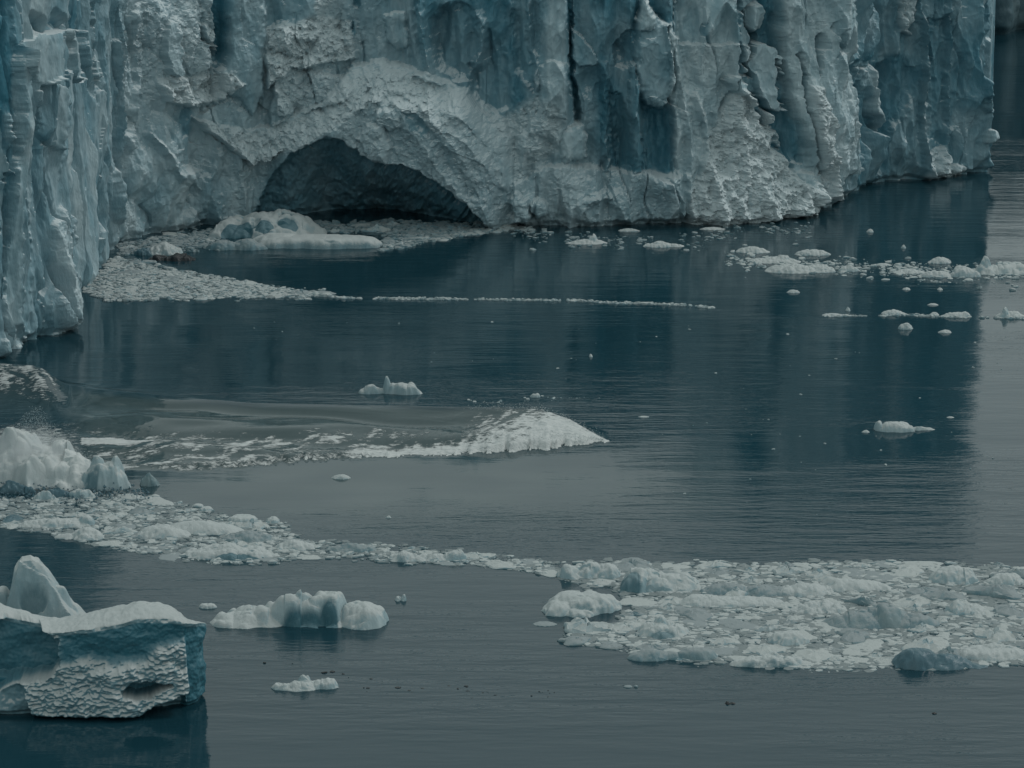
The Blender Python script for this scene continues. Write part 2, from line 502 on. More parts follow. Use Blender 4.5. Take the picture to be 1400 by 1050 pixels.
# authored relief of the glacier front; the outlines are read off the photograph and become metres of real depth
FEAT = [
    # --- left wing
    dict(k=PL, p=[(-40, -40), (12, -40), (14, 60), (18, 230), (10, 235), (0, 150), (-40, 100)], off=-5.0, soft=3, blue=.95, keep=.2, part='crevasse'),
    dict(k=PL, p=[(3, 238), (12, 240), (10, 335), (2, 335)], off=-4.0, soft=2, blue=.9, keep=.2),
    dict(k=PL, p=[(12, 75), (22, 58), (40, 78), (43, 130), (40, 220), (36, 480), (0, 490), (10, 250), (17, 220), (13, 150)], off=1.8, soft=3, rnd=14, blue=.0, part='ice_pillar'),
    dict(k=PL, p=[(22, 60), (45, 47), (78, 40), (84, 65), (84, 95), (80, 108), (60, 118), (48, 112), (38, 80)], off=2.6, soft=2, tilt=(.03, .0), keep=.1, part='ice_block', blue=.1),
    dict(k=PL, p=[(16, 62), (40, 78), (46, 92), (36, 100), (20, 90)], off=3.2, soft=2, tilt=(0, -.04), part='ice_block'),
    dict(k=PL, p=[(50, 125), (62, 112), (76, 104), (90, 116), (94, 150), (90, 190), (84, 205), (66, 200), (52, 180)], off=2.6, soft=2, rnd=12, tilt=(.02, 0), part='ice_block'),
    dict(k=PL, p=[(38, 200), (66, 200), (82, 205), (80, 300), (72, 400), (60, 460), (40, 468), (36, 300)], off=-1.2, soft=3, keep=.4, blue=.45, part='blue_ice_face'),
    dict(k=PL, p=[(72, 330), (84, 280), (96, 300), (104, 360), (118, 395), (134, 420), (132, 436), (112, 446), (85, 458), (76, 420)], off=2.6, soft=4, rnd=16, rub=.3, part='ice_foot'),
    # --- the re-entrant wall behind, ribs and slabs
    dict(k=PL, p=[(93, -40), (118, -40), (119, 70), (112, 100), (98, 95), (94, 40)], off=-4.2, soft=2, keep=.8, blue=.5, part='shadowed_rib'),
    dict(k=PL, p=[(122, -40), (144, -40), (143, 100), (138, 150), (128, 120)], off=-4.0, soft=2, keep=.8, blue=.45),
    dict(k=PL, p=[(222, 70), (230, 28), (240, 30), (250, 50), (252, 100), (240, 105), (226, 95)], off=2.2, soft=2, keep=.2, blue=.25, tilt=(0, .02), part='ice_slab'),
    dict(k=PL, p=[(275, -40), (314, -40), (313, 40), (312, 72), (302, 96), (297, 100), (288, 60), (276, 52)], off=-6.0, soft=2.5, keep=.2, blue=1.0, part='blue_crevasse'),
    dict(k=PL, p=[(312, -40), (362, -40), (364, 40), (360, 130), (345, 160), (330, 140), (308, 125), (300, 100), (313, 60)], off=2.6, soft=3, rnd=20, keep=.3, blue=.33, part='ice_pillar'),
    dict(k=PL, p=[(246, 148), (262, 145), (262, 180), (250, 190)], off=-1.2, soft=2, blue=.8),
    dict(k=PL, p=[(215, 112), (240, 106), (320, 100), (335, 118), (300, 140), (260, 146), (222, 136)], off=1.8, soft=4, tilt=(0, .04), rub=1, blue=0, part='rubble_ledge'),
    dict(k=PL, p=[(365, 40), (440, 20), (480, 30), (490, 80), (440, 90), (400, 95), (365, 120)], off=1.6, soft=4, tilt=(0, .04), rub=1, part='rubble_ledge'),
    dict(k=PL, p=[(362, -40), (430, -40), (432, 20), (400, 35), (365, 38)], off=-2.0, soft=3, blue=.6, keep=.4),
    dict(k=PL, p=[(484, -20), (497, -20), (490, 12), (484, 5)], off=-3, soft=1.5, blue=.9),
    dict(k=PL, p=[(482, 28), (486, 32), (486, 48), (480, 44)], off=-2, soft=1.5, blue=.9),
    # --- apron of broken snow running over the arch
    dict(k=PL, p=[(262, 160), (300, 172), (340, 176), (372, 170), (400, 158), (440, 140), (460, 118), (480, 88), (520, 82), (560, 92), (600, 104), (640, 122), (690, 165), (715, 230), (722, 310),
                  (640, 325), (500, 325), (345, 325), (345, 232), (330, 215), (300, 192)], off=1.0, soft=4, keep=.4, rub=.3, apron=7.5, part='arch_snow_apron'),
    dict(k=PL, p=[(372, 120), (384, 102), (410, 94), (440, 100), (470, 105), (488, 120), (470, 140), (430, 150), (400, 158), (380, 160)], off=1.8, soft=3, rnd=14, rub=.7, part='ice_block'),
    dict(k=PL, p=[(378, 120), (388, 130), (405, 150), (400, 158), (376, 172), (368, 168), (370, 140)], off=2.4, soft=2, rnd=8, part='ice_block', blue=.15),
    dict(k=PL, p=[(565, 102), (580, 98), (612, 115), (604, 118), (580, 112)], off=1.6, soft=2, rnd=6, part='ice_block'),
    # front of the arch under the apron
    dict(k=PL, p=[(500, 141), (530, 138), (552, 152), (600, 152), (640, 170), (680, 210), (700, 260), (710, 320), (660, 320), (640, 292), (600, 262), (560, 240), (520, 236), (480, 214), (462, 196), (470, 165)],
         off=0.0, soft=8, keep=.9, blue=.34, rub=.45, part='arch_face'),
    dict(k=RG, p=[(575, 158), (612, 200), (645, 250), (668, 300)], w=22, amp=1.5),
    dict(k=RG, p=[(620, 150), (660, 190), (690, 240), (700, 300)], w=30, amp=1.6, part='arch_buttress'),
    dict(k=RG, p=[(548, 156), (578, 200), (612, 250), (640, 282)], w=15, amp=1.1),
    dict(k=RG, p=[(566, 150), (596, 190), (632, 240), (652, 270)], w=12, amp=-.9, blue=.45),
    dict(k=RG, p=[(640, 175), (676, 220), (684, 300)], w=14, amp=-.8, blue=.3),
    dict(k=PL, p=[(486, 190), (505, 170), (520, 172), (536, 200), (530, 224), (505, 222)], off=1.8, soft=3, rnd=12, blue=.2),
    dict(k=PL, p=[(512, 150), (540, 148), (548, 172), (530, 182), (514, 170)], off=1.6, soft=3, rnd=10, blue=.2),
    dict(k=PL, p=[(650, 138), (690, 158), (735, 130), (768, 150), (770, 200), (735, 235), (705, 255), (690, 200)], off=.7, soft=12, rub=.6, blue=.05),
    dict(k=RG, p=[(262, 238), (278, 268), (262, 306)], w=14, amp=1.8),
    dict(k=RG, p=[(205, 180), (232, 215), (250, 244)], w=9, amp=1.3),
    dict(k=RG, p=[(300, 215), (286, 250), (300, 300)], w=14, amp=1.6),
    dict(k=RG, p=[(160, 60), (168, 160), (160, 300)], w=8, amp=1.8),
    dict(k=RG, p=[(186, 20), (190, 110), (180, 200)], w=7, amp=1.4),
    dict(k=PL, p=[(550, 152), (580, 158), (588, 178), (578, 188), (562, 178)], off=-1.6, soft=3, blue=.55),
    # cave
    dict(k=PL, p=[(336, 330), (345, 290), (358, 262), (372, 236), (392, 216), (418, 198), (448, 190), (468, 192), (484, 206), (508, 226), (545, 226), (570, 236), (606, 258), (640, 286), (666, 312), (675, 345), (675, 460), (330, 460)],
         off=0, soft=3, cave=20.0, keep=.8, blue=.7, part='ice_cave'),
    # --- wall right of the arch
    dict(k=PL, p=[(590, 25), (600, 10), (630, 2), (650, 12), (660, 40), (658, 100), (640, 110), (620, 108), (600, 90), (590, 60)], off=-3.4, soft=4, rnd=20, keep=.2, blue=.5, part='arched_niche'),
    dict(k=PL, p=[(640, 88), (665, 85), (690, 60), (705, 90), (700, 150), (680, 165), (655, 150), (642, 130)], off=-2.6, soft=4, keep=.3, blue=.55, part='blue_ice_face'),
    dict(k=RG, p=[(570, -30), (576, 40), (588, 100)], w=8, amp=1.8),
    dict(k=PL, p=[(525, 20), (552, 15), (560, 60), (545, 70), (528, 55)], off=1.5, soft=3, rnd=9),
    dict(k=RG, p=[(655, 20), (662, 60), (645, 100)], w=8, amp=1.6),
    dict(k=PL, p=[(700, -40), (740, -40), (742, 40), (735, 90), (728, 125), (705, 100), (700, 40)], off=-2.2, soft=3, rnd=15, keep=.4, blue=.5),
    dict(k=RG, p=[(722, -30), (724, 50), (733, 90), (732, 120)], w=5, amp=1.0),
    dict(k=PL, p=[(738, 90), (752, 82), (774, 88), (778, 130), (776, 165), (745, 160), (738, 125)], off=1.4, soft=3, rnd=10, part='ice_block'),
    dict(k=RG, p=[(776, -30), (779, 30), (782, 100), (790, 165)], w=4.5, amp=-2.6, blue=.9),
    dict(k=PL, p=[(780, 38), (792, 45), (815, 75), (815, 90), (790, 92), (782, 80)], off=1.6, soft=2, keep=.3, blue=.35),
    dict(k=PL, p=[(838, 60), (850, 46), (868, 40), (872, 58), (868, 84), (852, 95), (842, 90)], off=-3.0, soft=2.5, keep=.3, blue=.6),
    dict(k=PL, p=[(832, 125), (850, 130), (862, 160), (862, 228), (842, 228), (835, 180)], off=-3.2, soft=3, keep=.2, blue=.75, part='blue_ice_face'),
    dict(k=RG, p=[(826, 90), (828, 150), (830, 228)], w=7, amp=2.0, part='ice_rib'),
    dict(k=PL, p=[(862, 85), (876, 82), (880, 110), (872, 150), (880, 200), (878, 235), (864, 235), (862, 160), (858, 110)], off=1.8, soft=2, rnd=8, part='ice_rib'),
    dict(k=PL, p=[(868, 50), (874, 20), (880, -6), (890, 8), (900, 22), (916, 34), (918, 60), (925, 110), (916, 140), (905, 152), (880, 142), (870, 100), (866, 70)], off=3.8, soft=2.5, rnd=16, keep=.2, blue=.22, part='pointed_serac'),
    dict(k=PL, p=[(870, 28), (879, -2), (890, 10), (898, 24), (900, 38), (888, 44), (872, 40)], off=1.4, soft=2, rnd=8, blue=-.4, part='serac_cap'),
    dict(k=PL, p=[(880, 146), (915, 150), (920, 180), (918, 250), (885, 235), (878, 190)], off=-2.2, soft=3, keep=.2, blue=.8, part='blue_ice_face'),
    dict(k=PL, p=[(768, 182), (780, 172), (794, 170), (803, 184), (804, 200), (798, 220), (770, 224), (765, 205)], off=2.8, soft=2, rnd=12, keep=.2, blue=-.2, part='standing_ice_block'),
    dict(k=PL, p=[(700, 250), (745, 225), (800, 225), (850, 232), (930, 238), (942, 310), (745, 320), (700, 310)], off=2.6, soft=7, rnd=30, rub=.35, blue=.12, part='ice_buttress'),
    dict(k=RG, p=[(810, 275), (840, 268), (855, 300)], w=12, amp=1.5),
    dict(k=PL, p=[(696, 270), (706, 262), (722, 272), (724, 305), (700, 308)], off=2.4, soft=2, rnd=8, part='ice_block'),
    dict(k=PL, p=[(726, 276), (735, 268), (748, 275), (748, 298), (732, 304), (726, 295)], off=2.9, soft=2, rnd=8, part='ice_block'),
    # light wall with knife ridge
    dict(k=PL, p=[(917, 30), (930, 60), (1010, 60), (1012, 110), (985, 140), (975, 180), (965, 230), (945, 260), (936, 300), (925, 240), (919, 150)], off=1.6, soft=3, keep=.9, rub=.3, blue=-.3, part='white_ice_wall'),
    dict(k=RG, p=[(912, -30), (920, 60), (932, 110), (944, 200), (942, 290)], w=10, amp=1.8),
    dict(k=RG, p=[(950, 130), (958, 150), (968, 185)], w=6, amp=1.5),
    dict(k=PL, p=[(1012, -40), (1066, -40), (1067, 60), (1072, 120), (1090, 180), (1095, 230), (1060, 220), (1040, 170), (1034, 110), (1014, 100), (1010, 20)], off=-4.2, soft=2.5, keep=.35, blue=1.0, part='blue_ice_recess'),
    dict(k=PL, p=[(1016, 8), (1030, 2), (1038, 15), (1036, 40), (1024, 45), (1016, 30)], off=3.0, soft=2, rnd=8, blue=-.6),
    dict(k=PL, p=[(1030, 42), (1037, 40), (1040, 60), (1034, 54)], off=-4, soft=1.0, blue=.5),
    dict(k=PL, p=[(1018, 88), (1034, 55), (1050, 70), (1062, 78), (1064, 150), (1045, 150), (1030, 110)], off=2.2, soft=1.5, keep=.3, blue=-.15, part='blue_ice_fin'),
    # white rubble cone
    dict(k=PL, p=[(985, 150), (1000, 130), (1016, 122), (1032, 130), (1042, 160), (1058, 180), (1070, 210), (1100, 240), (1130, 270), (1140, 300), (940, 320), (942, 262), (958, 240), (968, 200)], off=1.0, soft=4, keep=.7, cone=7.5, rub=1.0, blue=-.6, part='rubble_cone'),
    dict(k=PL, p=[(988, 110), (996, 103), (1015, 103), (1028, 118), (1030, 150), (1018, 130), (1004, 126)], off=3.0, soft=2, rnd=9, blue=-.5, part='ice_block'),
    # white masses towards the corner
    dict(k=PL, p=[(1064, -40), (1170, -40), (1180, 10), (1172, 100), (1182, 150), (1186, 235), (1160, 278), (1130, 285), (1105, 240), (1092, 190), (1076, 130), (1066, 50)], off=2.8, soft=3, rnd=26, keep=.9, blue=-.2, rub=.2, part='white_ice_shoulder'),
    dict(k=RG, p=[(1094, 75), (1104, 130), (1110, 190), (1116, 235)], w=4, amp=-2.4, blue=.4),
    dict(k=RG, p=[(1122, 50), (1120, 100)], w=5, amp=-2.6, blue=.4),
    dict(k=PL, p=[(1108, 118), (1118, 112), (1130, 150), (1142, 190), (1156, 230), (1160, 275), (1130, 280), (1118, 230)], off=1.8, soft=3, rnd=12, rub=.9, blue=-.5, part='white_rubble_ridge'),
    dict(k=PL, p=[(1140, 30), (1160, 28), (1160, 70), (1142, 82)], off=-2.4, soft=2.5, blue=.35),
    # right wing, set back and turned away
    dict(k=PL, p=[(1228, -40), (1258, -40), (1258, 20), (1246, 48), (1230, 42), (1226, 0)], off=2.6, soft=3, rnd=12, rub=.6, blue=-.3, part='ice_block'),
    dict(k=PL, p=[(1178, 90), (1230, 70), (1262, 100), (1240, 150), (1215, 180), (1200, 220), (1184, 170)], off=-2.4, soft=6, keep=.6, blue=.8, part='blue_ice_recess'),
    dict(k=PL, p=[(1272, 30), (1300, 20), (1310, 60), (1300, 200), (1285, 235), (1272, 180)], off=-1.6, soft=4, keep=.6, blue=.6),
    dict(k=RG, p=[(1262, -30), (1266, 80), (1262, 180), (1268, 245)], w=7, amp=1.8, part='ice_rib'),
    dict(k=RG, p=[(1297, -30), (1296, 100), (1292, 220)], w=6, amp=1.6),
    dict(k=RG, p=[(1353, -30), (1351, 80), (1348, 150)], w=6, amp=1.4),
    dict(k=PL, p=[(1222, 160), (1248, 150), (1262, 140), (1258, 240), (1235, 250), (1215, 240)], off=-1.2, soft=4, blue=.45),
    dict(k=PL, p=[(1262, 240), (1275, 205), (1290, 200), (1302, 225), (1322, 228), (1330, 240), (1268, 250)], off=1.8, soft=3, rnd=9, rub=.6, blue=-.3, part='ice_foot'),
    dict(k=PL, p=[(1344, 190), (1350, 178), (1360, 176), (1360, 192), (1346, 196)], off=1.6, soft=2, rnd=6, blue=-.6),
]

def glacier_relief(R, X, Y):
    S, Z = R.SS, R.ZZ
    # irregular outlines
    wx = 3.2 * noise(X / 16., Y / 16., 101) + 1.5 * noise(X / 5., Y / 6., 102)
    wy = 3.0 * noise(X / 14., Y / 16., 103) + 1.5 * noise(X / 5., Y / 5., 104)
    Xw, Yw = X + wx, Y + wy
    wob = S + 1.6 * noise(S / 9., Z / 14., 1)
    ribs = 1.25 * (facets(wob / 4.6, Z / 24. + .02 * S, 11, pen=1.2, slope=1.6) - .6) + 0.65 * ridged(wob / 3.1, Z / 17., 12, 2)
    left = sstep(175, 120, X)
    mid = sstep(140, 200, X) * sstep(560, 420, X)
    ribs_l = 2.6 * (facets((wob + .04 * Z) / 6.2, Z / 60., 16, pen=1.4, slope=1.5) - .6) - 1.6 * np.clip(1 - np.abs(noise(wob / 7.5, Z / 70., 17)) / .10, 0, 1)
    D = (ribs * (1 - .5 * left) + ribs_l * left) * (1 - .25 * mid)
    D = D + 1.6 * noise(S / 19., Z / 34., 15)
    # concave flutes meeting in sharp crests
    right = sstep(540, 600, X)
    D = D + 1.5 * mid * (facets((S + .5 * Z) / 5.2 + .3 * noise(S / 4, Z / 4, 41), (Z - .45 * S) / 7.5, 25, pen=1.1, slope=1.6) - .6)
    D = D - (1.1 + 1.4 * right) * (facets((S + .05 * Z) / 4.2 + .35 * noise(S / 5, Z / 7, 3), Z / 17. + .35 * noise(S / 4, Z / 9, 13), 21, pen=1.45, slope=1.5) - .5) * (1 - .5 * mid)
    D = D - (0.55 + .35 * right) * (facets((S - .08 * Z) / 2.3 + .3 * noise(S / 3, Z / 5, 4), Z / (7.5 + 14 * left) + .35 * noise(S / 3, Z / 6, 14), 22, pen=1.45, slope=1.5) - .5)
    cr = np.abs(noise((S + .06 * Z) / 6.5 + .2 * noise(S / 3, Z / 6, 8), Z / 42., 23))
    cm = sstep(.0, .25, noise(S / 14., Z / 16., 24) + .0 + .3 * left)
    D = D - (.8 + 1.2 * left) * np.clip(1 - cr / .06, 0, 1) ** .8 * cm
    crv = np.clip(1 - cr / .075, 0, 1) * cm
    rub = 0.04 + 0.30 * mid * sstep(190, 80, Y) + .14 * mid + .35 * np.clip(noise(S / 6., Z / 7., 33), 0, 1) * (1 - left)
    blue = 0.26 + 0.42 * noise(S / 6., Z / 26., 31) + 0.15 * noise(S / 2., Z / 9., 32) + 0.27 * sstep(500, 600, X) * sstep(970, 920, X) + .40 * sstep(1172, 1192, X) + left * (.10 + .35 * noise(S / 3.6, Z / 16., 34))  # the right wing's shade is put into the colour as bluer, darker ice
    pale_ = sstep(912, 930, X) * sstep(1020, 1006, X) + sstep(1066, 1082, X) * sstep(1190, 1172, X) + .7 * sstep(742, 752, X) * sstep(778, 770, X)
    deep_ = sstep(800, 826, X) * sstep(930, 912, X) + .6 * sstep(600, 620, X) * sstep(720, 700, X)
    blue = blue * (1 - .9 * pale_) + .3 * deep_
    blue = np.clip(np.maximum(blue, .8 * crv), 0, .9)
    part = np.zeros(X.shape, int)
    names = ['ice_face']
    for f in FEAT:
        P = np.array(f['p'], float)
        if f['k'] == PL:
            sdist = np.full(X.shape, -99.0)
            m = (Xw > P[:, 0].min() - 15) & (Xw < P[:, 0].max() + 15) & (Yw > P[:, 1].min() - 15) & (Yw < P[:, 1].max() + 15)
            if not m.any(): continue
            sdist[m] = poly_sd(Xw[m], Yw[m], P)
            e = f['soft'] * 1.5
            wgt = sstep(-e * .5, e * .5, sdist)
            amp = f['off'] * (.55 if P[:, 0].max() < 140 else 1.0)
            off = amp + np.zeros(X.shape)
            if 'rnd' in f and amp > 0:
                q = np.clip(sdist / f['rnd'], 0, 1)
                off = amp * (0.40 + 0.60 * np.sqrt(1 - (1 - q) ** 2))
            if amp < 0 and 'cave' not in f:
                x0_, x1_ = P[:, 0].min(), P[:, 0].max()
                fr_ = np.clip((X - x0_) / (x1_ - x0_), 0, 1)
                if f.get('sh', 'L') == 'R': fr_ = 1 - fr_
                off = 1.35 * amp * (1 - fr_) ** .8 * (.35 + .65 * np.clip(sdist / 10., 0, 1)) * (.8 + .5 * noise(S / 2.2, Z / 9., 105))
            if 'tilt' in f:
                cx, cy = P.mean(0)
                off = off + f['tilt'][0] * (X - cx) + f['tilt'][1] * (Y - cy)
            if 'apron' in f:
                # snow slope: the higher up, the further back
                crest = np.interp(X, [262, 345, 420, 475, 520, 560, 640, 700, 722], [165, 226, 196, 158, 138, 150, 196, 270, 300])
                top = np.interp(X, [262, 300, 345, 400, 440, 470, 520, 560, 600, 640, 690, 722], [158, 168, 172, 155, 138, 100, 82, 92, 104, 120, 165, 240])
                u = np.clip((Y - top) / np.maximum(crest - top, 12), 0, 1)
                crest = crest + 5 * noise(X / 18., X * 0 + .2, 131) + 3 * noise(X / 6., Y / 8., 132)
                body = (.35 * sstep(255, 290, X) + .65 * sstep(335, 470, X)) * sstep(724, 650, X)
                low_ = sstep(338, 405, X)
                off = np.where(Y > crest, (off + f['apron'] * body) * low_, off + f['apron'] * u * body)
                rubf = sstep(0.02, .3, u) * sstep(crest + 14 + 60 * sstep(540, 640, X), crest - 4, Y)
                rub = np.where(wgt > .5, np.maximum(rub * .6, rubf * (.85 - .5 * sstep(560, 660, X))), rub)
                blue = np.where((wgt > .5) & (u < 1), blue * .2, blue)
            if 'cone' in f:
                u = np.clip((Y - 115) / 185., 0, 1)
                cxx = np.interp(Y, [100, 300], [1008, 1040]); hw = np.interp(Y, [100, 180, 300], [16, 50, 105])
                v = np.clip(np.abs(X - cxx) / hw, 0, 1)
                off = off + f['cone'] * u * (1 - .65 * v ** 1.3)
            if 'cave' in f:
                q = sstep(0, 7, sdist)
                deep = np.clip((Y - 195) / 110., 0, 1.1)
                off = -f['cave'] * 1.15 * (.45 + .55 * sstep(390, 540, X)) * np.clip(sdist / 80., 0, 1) ** .8 - 2.5 * q
            kp = f.get('keep', 1.0)
            kp = max(kp, .55) if f['off'] < 0 else kp
            D = D * (1 - wgt * (1 - kp)) + wgt * off
            if 'blue' in f:
                wb = sstep(-9, 9, sdist) if f['blue'] > .3 and 'cave' not in f else wgt
                blue = np.where(wb > .0, blue * (1 - wb) + wb * np.clip(.82 * f['blue'] + .3 * blue, 0, 1), blue)
            if 'rub' in f:
                rub = np.maximum(rub, wgt * f['rub'])
            if kp <= .4 and 'rub' not in f:
                rub = rub * (1 - .6 * wgt)
            if 'cave' in f: rub = rub * (1 - wgt)
            elif f.get('blue', 0) > .4: rub = rub * (1 - .8 * wgt)
            if 'part' in f:
                names.append(f['part']); part[sdist > 0] = len(names) - 1
        else:
            d, side = line_d(Xw, Yw, P)
            prof = np.clip(1 - d / f['w'], 0, 1)
            D = D + f['amp'] * prof ** (1.0 if f['amp'] > 0 else .7)
            if 'blue' in f:
                blue = np.maximum(blue, f['blue'] * sstep(0, .5, prof))
            if 'part' in f:
                names.append(f['part']); part[d < f['w'] * .75] = len(names) - 1
    return D, rub, blue, part, names

def components(A):
    """label connected equal cells of a 2D id array (row runs joined by union-find)"""
    par = []
    def find(a):
        while par[a] != a:
            par[a] = par[par[a]]; a = par[a]
        return a
    out = np.zeros(A.shape, int); prev = None
    for r in range(A.shape[0]):
        row = A[r]; cut = np.concatenate([[0], np.nonzero(np.diff(row))[0] + 1, [len(row)]])
        runs = []
        for a, b in zip(cut[:-1], cut[1:]):
            par.append(len(par)); runs.append((a, b, len(par) - 1)); out[r, a:b] = len(par) - 1
        if prev:
            i = j = 0
            while i < len(prev) and j < len(runs):
                pa, pb, pi = prev[i]; ra, rb_, ri = runs[j]
                if min(pb, rb_) > max(pa, ra) and A[r - 1, pa] == row[ra]: par[find(ri)] = find(pi)
                if pb <= rb_: i += 1
                else: j += 1
        prev = runs
    roots = np.array([find(i) for i in range(len(par))])
    return roots[out]

def tidy(A, least=260):
    """melt crumbs of a few cells into what lies beside them"""
    A = A.copy()
    for _ in range(3):
        c = components(A)
        n = np.bincount(c.ravel())
        small = n[c] < least
        if not small.any(): break
        for r in np.nonzero(small.any(1))[0]:
            idx = np.where(~small[r], np.arange(A.shape[1]), -1)
            idx = np.maximum.accumulate(idx)
            idx = np.where(idx < 0, np.nonzero(~small[r])[0][0] if (~small[r]).any() else 0, idx)
            A[r] = A[r][idx]
    return A

def build_glacier():
    R = Relief(BASE_PX, 0.18, 39.5, 0.16, 1.2, 9.0)
    bxl, _ = project(R.x, R.y, 0 * R.x)
    R.ZZ = np.where(R.ZZ > 0, R.ZZ * (1 + .22 * sstep(170, 120, bxl))[None], R.ZZ)
    X, Y = R.pix()
    D, *_ = glacier_relief(R, X, Y)
    X, Y = R.pix(blur(D, 6))
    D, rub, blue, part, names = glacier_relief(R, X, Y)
    S, Z = R.SS, R.ZZ
    # broken ice at three scales, coarser where it is rubble
    ws = S + .7 * noise(S / 2.4, Z / 2.4, 5); wz = Z + .9 * noise(S / 2.2, Z / 2.6, 6)
    lf = sstep(175, 120, X)
    st = 1 + 4.0 * lf
    sm = 1 - np.clip(rub * 1.3, 0, 1)
    D -= sm * 0.42 * (facets(ws / 1.9 + .3, wz / (3.6 * st), 141, pen=1.4, slope=1.5) - .5)
    D -= sm * 0.16 * (facets(ws / .95, wz / (1.5 * st), 142, pen=1.4, slope=1.5) - .5)
    D -= sm * 0.06 * (facets(ws / .5, wz / (.7 * st), 143, pen=1.5, slope=1.3) - .5)
    rb = rub ** 1.2
    wr = S + .35 * Z
    D += 1.25 * rb * (facets(ws / 2.2, wz / 2.4, 41, pen=1.1, slope=1.1) - .7)
    D += 0.62 * rb * (facets(wr / 1.05, (wz - .3 * S) / 1.0, 42, pen=1.1, slope=1.1) - .7)
    D += 0.50 * rb * (steps(S / .85, Z / .7, 43, slope=1.1) - .5)
    D += 0.24 * rb * (steps(S / .45, Z / .4, 46, slope=1.1) - .5)
    D += 0.14 * rb * (facets(S / .42, Z / .4, 45, pen=.9, slope=1.2) - .7)
    D += 0.08 * fbm(S / 1.3, Z / 2.2, 44, 3)
    eb_ = sstep(1331, 1345, np.maximum.accumulate(bxl))[None] * np.ones(S.shape)   # the end wall stands upright
    D = D * (1 - eb_) + eb_ * (np.clip(.55 * D, -1.5, 1.0) - .015 * Z)
    # melt notch at the waterline
    D -= 1.3 * sstep(1.3, 0.2, Z + .5 * noise(S / 3., Z * 0, 51)) * (0.5 + .5 * sstep(800, 850, X))
    x, y, z = R.pos(D)
    
    nc = len(R.S)
    # upper face above the picture, jagged crest, then the broken plateau behind it
    bx_, _ = project(R.x, R.y, 0 * R.x)
    top_h = 40.8 + 27 * sstep(960, 1200, bx_) + 11 * sstep(165, 120, bx_) + 2.0 * (facets(R.S / 7., R.S * 0 + .5, 71, pen=.8) - .6) + 1.2 * noise(R.S / 30., R.S * 0, 72) + .8 * noise(R.S / 2., R.S * 0, 73)
    rows_x, rows_y, rows_z = [x], [y], [z]
    Dl = blur(D[-8:], 2)[-1]
    ex_x, ex_y, ex_z, ex_b = [], [], [], []
    for i in range(1, 25):
        q = i / 24.
        zz = z[-1] * (1 - q) + top_h * q
        Dd = D[-1] * (1 - q) + Dl * q - 2.0 * q * q + .8 * noise(R.S / 3., zz / 5., 74) * min(1, q * 3) + .5 * noise(R.S / 1., zz / 3., 75) * q
        ex_x.append(R.x + R.nx * Dd); ex_y.append(R.y + R.ny * Dd); ex_z.append(zz)
    for i in range(1, 26):
        q = i / 25.
        back = 90 * q ** 1.5
        Dd = Dl - 2 - back
        px_, py_ = R.x + R.nx * Dd, R.y + R.ny * Dd
        if i > 3:   # blend towards a common line so that the plateau does not fold
            k = sstep(0.1, 1, q)
            py_ = py_ * (1 - k) + (R.y + 60 * q + 25) * k
            px_ = px_ * (1 - k) + (R.x - 25 * q) * k
        zz = top_h + 3 * q + 6 * (facets(px_ / 8., py_ / 8., 76) - .6) * min(1, q * 6) + 2 * noise(px_ / 2.5, py_ / 2.5, 77) * min(1, q * 6)
        ex_x.append(px_); ex_y.append(py_); ex_z.append(zz)
    X3 = np.vstack([x] + [a[None] for a in ex_x]); Y3 = np.vstack([y] + [a[None] for a in ex_y]); Z3 = np.vstack([z] + [a[None] for a in ex_z])
    ne = len(ex_x)
    blue = np.vstack([blue, np.repeat(blue[-1:], 24, 0), np.full((ne - 24, nc), .05)])
    rub = np.vstack([rub, np.repeat(rub[-1:], 24, 0), np.full((ne - 24, nc), .5)]).ravel()
    part = np.vstack([part, np.repeat(part[-1:], 24, 0), np.full((ne - 24, nc), len(names))])
    names = names + ['ice_plateau']
    V = np.stack([X3, Y3, Z3], -1).reshape(-1, 3)
    F = grid_faces(X3.shape[0], nc)
    Nn = vnormals(V, F)
    org = np.array([R.x.mean(), R.y.mean(), 0.0])
    root = empty("glacier", org)
    put(root, "towering blue-white glacier front with seracs, crevasses and an arched ice cave at the waterline", "glacier")
    part[:-1, :-1] = tidy(part[:-1, :-1])
    fp = part[:-1, :-1].ravel()
    # long default face: cut at natural breaks so that each stretch reads as its own wall
    cuts = [85, 165, 300, 470, 700, 860, 1010, 1180, 1360]
    cn = ['leaning_ice_wall', 'ribbed_ice_wall', 'crumbled_ice_wall', 'crumbled_ice_wall', 'fluted_ice_wall', 'fluted_ice_wall', 'pale_ice_wall', 'white_ice_wall', 'shaded_ice_wall', 'ice_end_wall']
    bxp, _ = project(R.x, R.y, 0 * R.x)
    bxp = np.maximum.accumulate(np.where(R.y > 0, bxp, bxp))
    stretch = np.searchsorted(cuts, bxp + 4 * noise(R.S / 3, R.S * 0, 3))
    sid = np.repeat(stretch[None, :-1], X3.shape[0] - 1, 0).ravel()
    bl = blue.ravel()
    groups = {}
    for k in range(len(names)):
        if k == 0:
            for s_ in range(len(cn)):
                groups[(cn[s_], s_)] = (fp == 0) & (sid == s_)
        else:
            groups[(names[k], k + 100)] = fp == k
    ids = np.zeros(len(F), int); gn = {}
    for q_, ((nm, _), m) in enumerate(groups.items()):
        ids[m] = q_; gn[q_] = nm
    comp = components(tidy(ids.reshape(X3.shape[0] - 1, nc - 1))).ravel()
    ids = tidy(ids.reshape(X3.shape[0] - 1, nc - 1)).ravel()
    order = np.argsort(comp, kind='stable'); bnd = np.nonzero(np.diff(comp[order]))[0] + 1
